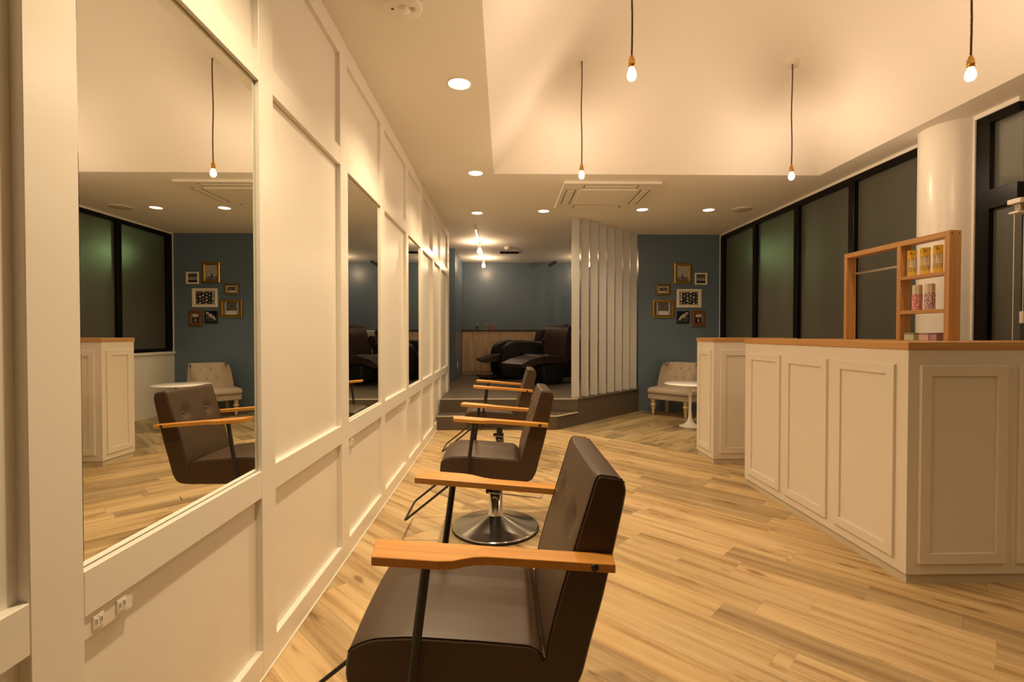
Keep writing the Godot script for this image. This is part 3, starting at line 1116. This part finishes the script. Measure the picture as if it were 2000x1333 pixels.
	st = mb()
	lathe(st, [Vector2(0.0, 0.524), Vector2(0.26, 0.526), Vector2(0.312, 0.536), Vector2(0.318, 0.541), Vector2(0.315, 0.546), Vector2(0.0, 0.547)], 64)
	build(st, "tabletop", M.table_white, s)

# ------------------------------------------------------------------ washing alcove
func recliner(label: String, at: Vector3, back_up: bool) -> Node3D:
	# faces -x; y measured from the platform
	var t := thing("shampoo_recliner", label, "recliner", at, 0.0, "dark shampoo recliners in the alcove")
	var fwd := func(v: Vector3) -> Vector3: return Vector3(v.x, v.y, v.z)
	var st := mb()
	prism(st, smooth_profile([Vector2(-0.02, 0.02), Vector2(0.42, 0.02), Vector2(0.46, 0.34), Vector2(-0.08, 0.34)], 0.05), -0.2, 0.2, 0.015, fwd, true)
	build(st, "base", M.recliner_dark, t)
	st = mb()
	prism(st, smooth_profile([Vector2(-0.12, 0.34), Vector2(0.46, 0.32), Vector2(0.48, 0.44), Vector2(-0.08, 0.50), Vector2(-0.14, 0.46)], 0.05), -0.24, 0.24, 0.02, fwd, true)
	build(st, "seat", M.recliner, t)
	st = mb()
	if back_up:
		prism(st, smooth_profile([Vector2(0.38, 0.42), Vector2(0.52, 0.36), Vector2(0.66, 0.88), Vector2(0.62, 0.97), Vector2(0.50, 0.97), Vector2(0.44, 0.84)], 0.06), -0.25, 0.25, 0.035, fwd, true)
	else:
		prism(st, smooth_profile([Vector2(0.38, 0.44), Vector2(0.54, 0.40), Vector2(0.74, 0.72), Vector2(0.70, 0.80), Vector2(0.60, 0.78)], 0.06), -0.25, 0.25, 0.035, fwd, true)
	build(st, "backrest", M.recliner, t)
	st = mb()
	prism(st, smooth_profile([Vector2(0.52, 0.72), Vector2(0.60, 0.70), Vector2(0.66, 0.86), Vector2(0.63, 0.91), Vector2(0.56, 0.90)] if not back_up else [Vector2(0.50, 0.84), Vector2(0.60, 0.80), Vector2(0.64, 0.97), Vector2(0.60, 1.0), Vector2(0.53, 0.99)], 0.03), -0.13, 0.13, 0.02, fwd, true)
	build(st, "headrest", M.recliner, t)
	st = mb()
	prism(st, smooth_profile([Vector2(-0.60, 0.33), Vector2(-0.56, 0.30), Vector2(-0.10, 0.36), Vector2(-0.06, 0.44), Vector2(-0.12, 0.47), Vector2(-0.40, 0.43), Vector2(-0.62, 0.36)], 0.03), -0.24, 0.24, 0.02, fwd, true)
	build(st, "leg_rest", M.recliner, t)
	st = mb()
	tube(st, [Vector3(-0.42, 0.34, 0.1), Vector3(-0.05, 0.14, 0.1)], 0.012, 8)
	tube(st, [Vector3(-0.42, 0.34, -0.1), Vector3(-0.05, 0.14, -0.1)], 0.012, 8)
	build(st, "leg_rest_strut", M.black_metal, t)
	return t

func wash_arm(t: Node3D, z: float) -> void:
	# big rounded armrest block
	var st := mb()
	prism(st, smooth_profile([Vector2(-0.30, 0.02), Vector2(0.52, 0.02), Vector2(0.56, 0.70), Vector2(-0.06, 0.71), Vector2(-0.27, 0.62), Vector2(-0.31, 0.40)], 0.16), z - 0.07, z + 0.07, 0.03, func(v: Vector3) -> Vector3: return v, true)
	build(st, "armrest", M.recliner_dark, t)

func build_alcove() -> void:
	# low cabinet along the back wall
	var c := thing("storage_cabinet", "oak-fronted low cabinet with a black top along the alcove wall", "cabinet", Vector3(-0.865, PY, -10.285))
	box("carcass", Vector3(0, 0.06, 0), Vector3(2.86, 0.885, 0.36), M.cab, c, 0.0, 1)
	box("plinth", Vector3(0, 0, 0), Vector3(2.86, 0.06, 0.365), M.cab, c, 0.0, 0)
	box("worktop", Vector3(-0.003, 0.885, 0), Vector3(2.88, 0.915, 0.39), M.black_top, c, 0.003)
	for i in 8:
		box("door", Vector3(0.002 + i * 0.357, 0.064, 0.36), Vector3(0.355 + i * 0.357, 0.88, 0.378), M.cab, c, 0.0015, 1)
	# little figures on the worktop
	var fx := [[0.305, "dark figure with a hat", hex("3b332c"), "leftmost small dark figurine on the black cabinet top"], [0.475, "x", hex("8a6a2c"), "middle small golden figurine on the black cabinet top"], [0.645, "x", hex("a03a3c"), "rightmost small figurine with a red body on the black cabinet top"]]
	for f in fx:
		var g := thing("figurine", f[3], "figurine", Vector3(-0.865 + f[0], PY + 0.915, -10.09), 0.0, "figurines on the cabinet")
		var st := mb()
		lathe(st, [Vector2(0.0, 0.0), Vector2(0.036, 0.0), Vector2(0.036, 0.008), Vector2(0.026, 0.012), Vector2(0.032, 0.04), Vector2(0.027, 0.068), Vector2(0.012, 0.08)], 16)
		build(st, "body", mat(f[2], 0.4), g)
		st = mb()
		lathe(st, [Vector2(0.010, 0.076), Vector2(0.022, 0.088), Vector2(0.025, 0.104), Vector2(0.018, 0.120), Vector2(0.0, 0.126)], 16)
		build(st, "head", mat(hex("a08a62"), 0.4), g)
	# two recliners and their basins
	var a := recliner("dark brown recliner with raised leg rest, nearer the slat screen", Vector3(0.56, PY, -8.01), true)
	a.rotation.y = deg_to_rad(42.0)
	box("floor_plate", Vector3(-0.1, 0, -0.25), Vector3(0.55, 0.02, 0.25), M.recliner_dark, a, 0.004)
	var b := recliner("black recliner with rounded armrest, nearer the cabinet", Vector3(0.12, PY, -9.15), false)
	b.rotation.y = deg_to_rad(16.0)
	wash_arm(b, 0.32)
	wash_arm(b, -0.32)
	box("foot_plate", Vector3(-0.62, 0.03, -0.2), Vector3(-0.25, 0.06, 0.2), M.recliner_dark, b, 0.01)
	for q in [[1.45, -8.85, "white shampoo basin behind the nearer recliner"], [1.10, -9.52, "white shampoo basin behind the recliner by the cabinet"]]:
		var w := thing("shampoo_basin", q[2], "basin", Vector3(q[0], PY, q[1]), 0.0, "shampoo basins")
		box("stand", Vector3(-0.12, 0, -0.2), Vector3(0.28, 0.72, 0.2), M.recliner_dark, w, 0.02)
		var st := mb()
		lathe(st, [Vector2(0.0, 0.72), Vector2(0.14, 0.72), Vector2(0.21, 0.78), Vector2(0.24, 0.88), Vector2(0.25, 0.90), Vector2(0.23, 0.90), Vector2(0.20, 0.80), Vector2(0.12, 0.75), Vector2(0.0, 0.745)], 32)
		build(st, "bowl", M.bowl, w)
	# ceiling track with bare bulbs
	for q in [[-0.41, -6.9, -9.75, [-7.95, -9.62], "white ceiling track with two bright bulbs, left in the alcove"], [1.66, -7.8, -9.75, [-9.45], "white ceiling track with one bulb behind the slat screen"]]:
		var t := thing("track_light", q[4], "lamp", Vector3(q[0], H, 0), 0.0, "track lights in the alcove")
		box("rail", Vector3(-0.017, -0.025, q[2]), Vector3(0.017, 0.0, q[1]), M.plastic_white, t, 0.002)
		for z in q[3]:
			var hd := mb()
			tube(hd, [Vector3(0, -0.025, z), Vector3(0, -0.06, z)], 0.008, 10)
			lathe(hd, [Vector2(0.0, -0.05), Vector2(0.022, -0.055), Vector2(0.026, -0.10), Vector2(0.022, -0.115), Vector2(0.0, -0.115)], 18, Vector3(0, 0, z))
			build(hd, "lamp_holder", M.plastic_white, t)
			var bl := mb()
			lathe(bl, [Vector2(0.014, -0.113), Vector2(0.030, -0.140), Vector2(0.036, -0.165), Vector2(0.027, -0.190), Vector2(0.0, -0.200)], 20, Vector3(0, 0, z))
			build(bl, "bulb", M.glow_spot, t)
			add_omni(t, Vector3(0, -0.160, z), Color(1.0, 0.84, 0.68), 0.26, 0.03)

# ------------------------------------------------------------------ pictures
func picture_print(kind: int) -> ImageTexture:
	var w := 64
	var h := 64
	var img := Image.create(w, h, true, Image.FORMAT_RGB8)
	var r := RandomNumberGenerator.new()
	r.seed = 100 + kind
	var n := FastNoiseLite.new()
	n.seed = 60 + kind
	n.frequency = 0.06
	for y in h:
		for x in w:
			var u := float(x) / w
			var v := float(y) / h
			var g := 0.5
			var nz := n.get_noise_2d(x * 1.2, y * 1.2)
			match kind:
				0:
					g = 0.66 + nz * 0.12 if v < 0.72 else 0.45 + nz * 0.2
					if absf(u - 0.47) < 0.012 + maxf(0.0, v - 0.5) * 0.28 and v > 0.52 and v < 0.78:
						g = 0.16
				1:
					g = 0.30 + 0.3 * smoothstep(0.2, 0.6, v) + nz * 0.15 if v < 0.72 else 0.12 + nz * 0.1
				2:
					g = 0.30 + nz * 0.8
					if v > 0.75 and u < 0.75:
						g = 0.75
				3:
					g = 0.14 + nz * 0.15
					var cx := fposmod(u * 6.0, 1.0) - 0.5
					var cy := fposmod(v * 4.0 + 0.3 * sin(floorf(u * 6.0) * 2.4), 1.0) - 0.5
					if cx * cx + cy * cy < 0.06 + nz * 0.22:
						g = 0.80
					if u < 0.10 and u > 0.05 and v < 0.7:
						g = 0.9
				4:
					g = 0.34 + nz * 0.2
					if v > 0.66 and absf(u - 0.5) < 0.3:
						g = 0.78
					if (u < 0.16 and u > 0.08) or (u > 0.80 and u < 0.9):
						g = 0.68
				5:
					g = 0.06
					if absf(v - (0.75 - u * 0.75)) < 0.13 + nz * 0.2 and u > 0.08:
						g = 0.75
					elif v > 0.75 - u * 0.75 and v < 0.92 and nz > 0.05:
						g = 0.5
				6:
					g = 0.75 if v < 0.35 + nz * 0.15 else 0.10
					if Vector2(u - 0.5, v - 0.72).length() < 0.2:
						g = 0.55
			g = clampf(g, 0.03, 0.95)
			img.set_pixel(x, y, Color(g, g * 0.97, g * 0.93))
	img.generate_mipmaps()
	return ImageTexture.create_from_image(img)

func build_pictures() -> void:
	# lo x, hi y, hi x, lo y, frame width, material, label
	var list := [
		[2.58, 1.935, 2.847, 2.252, 0.046, M.gold, "gold-framed portrait-format photograph of a tower, topmost of the pictures", 0],
		[2.897, 1.923, 3.086, 2.105, 0.026, M.frame_cream, "small square white-framed photograph, rightmost of the upper pictures", 1],
		[2.308, 1.763, 2.527, 1.93, 0.034, M.gold_dark, "small dull gold-framed photograph with a pale mat, upper left", 2],
		[2.621, 1.577, 2.998, 1.857, 0.048, M.frame_cream, "cream ornate-framed photograph in the middle of the pictures", 3],
		[2.254, 1.421, 2.584, 1.693, 0.042, M.gold, "gold-framed landscape photograph, lower left of the pictures", 4],
		[2.626, 1.336, 2.815, 1.522, 0.016, M.frame_black, "small black-framed dark photograph at the bottom of the pictures", 5],
		[2.857, 1.289, 3.055, 1.53, 0.056, M.frame_brown, "brown wooden-framed photograph, lowest on the right", 6]]
	for p in list:
		var t := thing("framed_picture", p[6], "picture", Vector3(p[0], p[1], -7.338), 0.0, "pictures on the blue wall")
		var w: float = p[2] - p[0]
		var h: float = p[3] - p[1]
		var f: float = p[4]
		var st := mb()
		ring(st, Vector2.ZERO, Vector2(w, h), f, 0.0, 0.026, 0.012, 0.6)
		build(st, "frame", p[5], t)
		if p[7] == 3:
			# beads round the ornate frame
			var bd := mb()
			lathe(bd, [Vector2(0, 0.006), Vector2(0.006, 0.003), Vector2(0.007, 0.0)], 8)
			var bm := commit(bd)
			for k in 12:
				for e in [f * 0.75, h - f * 0.75]:
					part("bead", bm, M.gold_dark, t, Vector3(lerpf(f, w - f, k / 11.0), e, 0.021), Vector3(PI / 2, 0, 0))
		var im := mat(Color.WHITE, 0.3)
		im.albedo_texture = picture_print(p[7])
		var g := f - 0.002
		if p[7] == 2:
			var sm := mb()
			ring(sm, Vector2(g, g), Vector2(w - g, h - g), 0.014, 0.004, 0.011, 0.009, 0.8)
			build(sm, "mat_board", M.frame_cream, t)
			g += 0.012
		st = mb()
		quad(st, Vector3(g, g, 0.008), Vector3(w - g, g, 0.008), Vector3(w - g, h - g, 0.008), Vector3(g, h - g, 0.008), Vector3(0, 0, 1), Vector2(0, 1), Vector2(1, 1), Vector2(1, 0), Vector2(0, 0))
		build(st, "print", im, t)
		box("back_board", Vector3(0.004, 0.004, 0.0), Vector3(w - 0.004, h - 0.004, 0.006), M.frame_brown, t)

# ------------------------------------------------------------------ counter shelf with products
func label_texture(kind: int) -> ImageTexture:
	var w := 48
	var h := 144
	var img := Image.create(w, h, true, Image.FORMAT_RGB8)
	var n := FastNoiseLite.new()
	n.seed = 300 + kind
	n.frequency = 0.09
	for y in h:
		for x in w:
			var u := float(x) / w
			var v := float(y) / h
			var nz := n.get_noise_2d(x, y)
			var c := Color(0.9, 0.85, 0.75)
			if kind == 0:
				c = Color(0.97, 0.80, 0.30)
				if v > 0.30 and v < 0.85 and nz > -0.02:
					c = Color(0.66, 0.60, 0.50)
				if v > 0.36 and v < 0.66 and u > 0.16 and u < 0.84:
					c = Color(0.94, 0.90, 0.80)
					if int(y) % 9 < 2 and u > 0.26 and u < 0.72 and n.get_noise_2d(x * 4.0, y) > -0.25:
						c = Color(0.55, 0.48, 0.38)
				if v > 0.08 and v < 0.16 and absf(u - 0.4) < 0.2 and nz > 0.0:
					c = Color(0.45, 0.36, 0.2)
			elif kind == 1:
				c = Color(0.93, 0.72, 0.70) if nz < 0.10 else Color(0.70, 0.33, 0.38)
			elif kind == 2:
				c = Color(0.92, 0.80, 0.79) if nz < 0.08 else Color(0.52, 0.33, 0.42)
			img.set_pixel(x, y, c)
	img.generate_mipmaps()
	return ImageTexture.create_from_image(img)

func product_box(st: SurfaceTool, w: float, h: float, d: float) -> void:
	# upright carton with the print on every side
	var hw := w * 0.5
	var hd := d * 0.5
	var c := [Vector3(-hw, 0, hd), Vector3(hw, 0, hd), Vector3(hw, 0, -hd), Vector3(-hw, 0, -hd)]
	for i in 4:
		var a: Vector3 = c[i]
		var b: Vector3 = c[(i + 1) % 4]
		var u := Vector3(0, h, 0)
		quad(st, a, b, b + u, a + u, (a + b) * 0.5, Vector2(0, 1), Vector2(1, 1), Vector2(1, 0), Vector2(0, 0))
	quad(st, c[0] + Vector3(0, h, 0), c[1] + Vector3(0, h, 0), c[2] + Vector3(0, h, 0), c[3] + Vector3(0, h, 0), Vector3.UP, Vector2(0, 0.02), Vector2(1, 0.02), Vector2(1, 0.05), Vector2(0, 0.05))
	quad(st, c[0], c[1], c[2], c[3], Vector3.DOWN)

func build_shelf() -> void:
	var y0 := 1.1405
	var s := thing("counter_shelf", "open oak shelf frame standing on the long reception counter", "shelf", Vector3(2.42, y0, 0))
	box("post", Vector3(0, 0, -3.416), Vector3(0.066, 0.572, -3.386), M.oak_light, s, 0.001, 1)
	box("post", Vector3(0, 0, -2.953), Vector3(0.066, 0.572, -2.925), M.oak_light, s, 0.001, 1)
	box("post", Vector3(0, 0, -2.630), Vector3(0.066, 0.603, -2.600), M.oak_light, s, 0.001, 1)
	box("top_board", Vector3(0, 0.572, -3.416), Vector3(0.066, 0.603, -2.6305), M.oak_light, s, 0.001, 2)
	box("shelf_board", Vector3(0, 0.364, -2.925), Vector3(0.066, 0.384, -2.630), M.oak_light, s, 0.001, 2)
	box("shelf_board", Vector3(0, 0.157, -2.925), Vector3(0.066, 0.177, -2.630), M.oak_light, s, 0.001, 2)
	var st := mb()
	tube(st, [Vector3(0.033, 0.457, -3.386), Vector3(0.033, 0.457, -2.953)], 0.008, 12)
	build(st, "hanging_rod", M.chrome, s)
	st = mb()
	lathe(st, [Vector2(0, 0.002), Vector2(0.0035, 0.002), Vector2(0.0035, -0.002)], 10)
	var plug := commit(st)
	for x in [0.013, 0.053]:
		part("screw_plug", plug, M.frame_brown, s, Vector3(x, 0.588, -2.6), Vector3(PI / 2, 0, 0))
	# cartons on the upper shelf
	var ym := mat(Color.WHITE, 0.5)
	ym.albedo_texture = label_texture(0)
	st = mb()
	product_box(st, 0.040, 0.155, 0.040)
	var ybox := commit(st)
	var yl := ["leftmost yellow carton on the upper shelf board", "middle yellow carton on the upper shelf board", "rightmost yellow carton on the upper shelf board"]
	for i in 3:
		var t := thing("yellow_carton", yl[i], "carton", Vector3(2.456, y0 + 0.3842, [-2.884, -2.792, -2.708][i]), [-0.55, -0.5, -0.6][i], "yellow cartons on the shelf")
		part("carton", ybox, ym, t)
	# bottles on the lower shelf
	for i in 2:
		var t := thing("pink_bottle", ["pink patterned bottle with white cap, left of the pair", "pale pink patterned bottle with white cap, right of the pair"][i], "bottle", Vector3(2.455, y0 + 0.1772, [-2.842, -2.757][i]), 0.4, "patterned bottles on the shelf")
		var pm := mat(Color.WHITE, 0.35)
		pm.albedo_texture = label_texture(1 + i)
		pm.uv1_scale = Vector3(3.0, 8.0, 1)
		st = mb()
		lathe(st, [Vector2(0.0, 0.0), Vector2(0.0245, 0.0), Vector2(0.0265, 0.003), Vector2(0.0265, 0.095), Vector2(0.0, 0.096)], 8, Vector3.ZERO, false)
		build(st, "body", pm, t)
		st = mb()
		lathe(st, [Vector2(0.0, 0.095), Vector2(0.0255, 0.096), Vector2(0.0250, 0.146), Vector2(0.0235, 0.150), Vector2(0.0, 0.150)], 8, Vector3.ZERO, false)
		build(st, "cap", M.frame_cream, t)
	# small boxes on the worktop below
	var low := [[-2.905, -2.838, hex("c9cdb0"), "small pale green box under the shelf boards"], [-2.800, -2.735, hex("d9b6b4"), "small pink box under the shelf boards, in the middle"], [-2.728, -2.685, hex("b58e9c"), "small mauve box under the shelf boards, next to the oak post"]]
	for q in low:
		var t := thing("soap_box", q[3], "box", Vector3(2.455, 1.1405, (q[0] + q[1]) * 0.5), 0.0, "small boxes below the shelf")
		var hz: float = (q[1] - q[0]) * 0.5
		box("carton", Vector3(-0.025, 0, -hz), Vector3(0.025, 0.034, hz), mat(q[2], 0.5), t, 0.001)
		box("lid", Vector3(-0.0258, 0.034, -hz - 0.0008), Vector3(0.0258, 0.044, hz + 0.0008), mat((q[2] as Color).darkened(0.18), 0.5), t, 0.001)
		for k in 3:
			box("print_dot", Vector3(-0.0264, 0.037, lerpf(-hz, hz, (k + 0.5) / 3.0) - 0.004), Vector3(-0.0257, 0.041, lerpf(-hz, hz, (k + 0.5) / 3.0) + 0.004), M.plastic_dark, t)

# ------------------------------------------------------------------ fittings on walls and ceiling
func outlet(at: Vector3, len_: float, units: int, label: String) -> void:
	var t := thing("power_outlet", label, "outlet", at, 0.0, "outlets under the mirrors")
	box("plate", Vector3(0, -0.024, -len_ * 0.5), Vector3(0.016, 0.024, len_ * 0.5), M.plastic_white, t, 0.002)
	for i in units:
		var z := 0.0 if units == 1 else lerpf(0.030, -0.030, float(i) / (units - 1))
		var s := box("socket", Vector3(0.014, -0.014, z - 0.014), Vector3(0.0185, 0.014, z + 0.014), M.trim_white, t, 0.001)
		for e in [-0.006, 0.006]:
			box("slot_pair", Vector3(0.018, -0.009, z + e - 0.004), Vector3(0.0192, 0.009, z + e + 0.004), M.trim_white, s, 0.0004)
			for k in [-0.0015, 0.0015]:
				box("slot", Vector3(0.0185, -0.005, z + e + k - 0.0006), Vector3(0.0194, 0.005, z + e + k + 0.0006), M.plastic_dark, s)

func build_fittings() -> void:
	outlet(Vector3(-0.846, 0.594, -1.022), 0.128, 2, "double power outlet plate under the nearest mirror")
	outlet(Vector3(-0.846, 0.594, -2.640), 0.06, 1, "small power outlet under the middle mirror")
	outlet(Vector3(-0.846, 0.594, -4.245), 0.06, 1, "small power outlet under the farthest mirror")
	var o := thing("wall_switch", "slim white switch plate on the blue pier in the alcove", "switch", Vector3(-0.869, 0.60, -8.98))
	box("plate", Vector3(0, -0.06, -0.035), Vector3(0.008, 0.06, 0.035), M.plastic_white, o, 0.002)
	box("rocker", Vector3(0.008, -0.03, -0.015), Vector3(0.011, 0.03, 0.015), M.trim_white, o, 0.001)
	# air conditioner cassette
	var a := thing("air_conditioner", "white ceiling cassette air conditioner panel above the slat screen", "air conditioner", Vector3(1.072, H, -5.25))
	var st := mb()
	var hs := 0.487
	var up := func(v: Vector3) -> Vector3: return Vector3(v.x, -v.z, v.y)
	prism(st, PackedVector2Array([Vector2(-hs, -hs), Vector2(hs, -hs), Vector2(hs, hs), Vector2(-hs, hs)]), 0.0, 0.028, 0.012, up)
	build(st, "panel", M.plastic_white, a)
	box("intake_grille", Vector3(-0.29, -0.036, -0.29), Vector3(0.29, -0.026, 0.29), M.plastic_white, a, 0.004)
	for k in 4:
		var v := box("air_vane", Vector3(-0.26, -0.034, 0.345), Vector3(0.26, -0.024, 0.42), M.plastic_white, a, 0.004)
		v.rotation = Vector3(0, k * PI / 2, 0)
		var g := box("outlet_slot", Vector3(-0.275, -0.0295, 0.33), Vector3(0.275, -0.0275, 0.435), M.vane_slot, a)
		g.rotation = Vector3(0, k * PI / 2, 0)
	# round ceiling speaker
	var s := thing("ceiling_speaker", "flat round ceiling speaker near the windows", "speaker", Vector3(2.874, H, -5.83))
	st = mb()
	lathe(st, [Vector2(0.115, 0.0), Vector2(0.113, -0.010), Vector2(0.10, -0.014), Vector2(0.0, -0.016)], 40)
	build(st, "grille", M.toe, s)
	st = mb()
	lathe(st, [Vector2(0.120, 0.0), Vector2(0.122, -0.006), Vector2(0.114, -0.012), Vector2(0.112, 0.0)], 40)
	build(st, "rim", M.plastic_white, s)
	# motion sensor
	var m := thing("motion_sensor", "round cream sensor on the ceiling above the mirror wall", "sensor", Vector3(-0.463, H, -2.253))
	st = mb()
	lathe(st, [Vector2(0.088, 0.0), Vector2(0.086, -0.008), Vector2(0.078, -0.013), Vector2(0.0, -0.014)], 40)
	build(st, "plate", M.plastic_white, m)
	st = mb()
	lathe(st, [Vector2(0.030, -0.013), Vector2(0.027, -0.024), Vector2(0.016, -0.031), Vector2(0.0, -0.033)], 24)
	build(st, "lens_dome", M.trim_white, m)
	st = mb()
	lathe(st, [Vector2(0.013, -0.013), Vector2(0.012, -0.019), Vector2(0.0, -0.020)], 16, Vector3(0.045, 0, 0))
	build(st, "dial", M.toe, m)
	box("slot", Vector3(-0.056, -0.0155, -0.004), Vector3(-0.044, -0.013, 0.004), M.plastic_dark, m)
	# alcove ceiling: vent grille and detector
	var v := thing("ceiling_vent", "grey slatted vent in the alcove ceiling", "vent", Vector3(0.09, H, -8.95))
	box("frame", Vector3(-0.19, -0.008, -0.13), Vector3(0.19, 0.0, 0.13), M.toe, v, 0.002)
	for k in 6:
		var b := box("slat", Vector3(-0.17, -0.005, -0.004), Vector3(0.17, 0.005, 0.004), M.black_frame, v)
		b.position = Vector3(0, -0.011, -0.10 + k * 0.04)
	var d := thing("smoke_detector", "small cream smoke detector in front of the alcove vent", "detector", Vector3(0.05, H, -8.42))
	st = mb()
	lathe(st, [Vector2(0.052, 0.0), Vector2(0.050, -0.03), Vector2(0.036, -0.052), Vector2(0.0, -0.055)], 24)
	build(st, "housing", M.frame_cream, d)
	var sp := thing("spotlight_head", "small dark spotlight on the alcove ceiling before the back wall", "spotlight", Vector3(0.995, H, -10.02))
	st = mb()
	tube(st, [Vector3(0.06, 0, 0), Vector3(0.05, -0.03, 0)], 0.01, 8)
	build(st, "stem", M.plastic_dark, sp)
	st = mb()
	tube(st, [Vector3(0.08, -0.02, 0), Vector3(-0.07, -0.10, 0)], 0.028, 14)
	build(st, "barrel", M.plastic_dark, sp)
	# roller blind at the entrance window
	var r := thing("roller_blind", "white roller blind bracket with pull chain at the right window", "blind", Vector3(3.165, 0, -2.95))
	box("head_rail", Vector3(-0.012, 1.985, -0.05), Vector3(0.6, 2.015, 0.03), M.plastic_white, r, 0.003)
	for k in 5:
		var q := mb()
		lathe(q, [Vector2(0.0, 0.004), Vector2(0.030, 0.004), Vector2(0.030, -0.004), Vector2(0.0, -0.004)], 20)
		build(q, "spool_rib", M.brushed, r, Vector3(0.03, 1.945 + k * 0.009, -0.01))
	box("collar", Vector3(-0.012, 1.925, -0.04), Vector3(0.6, 1.937, 0.02), M.plastic_white, r, 0.002)
	for x in [-0.005, 0.058]:
		var q := mb()
		tube(q, [Vector3(x, 1.93, -0.01), Vector3(x, 0.2 if x < 0 else 1.25, -0.01)], 0.0022, 6)
		build(q, "pull_chain", M.plastic_white, r)
	box("chain_weight", Vector3(0.046, 1.243, -0.022), Vector3(0.070, 1.318, 0.002), M.plastic_white, r, 0.003)
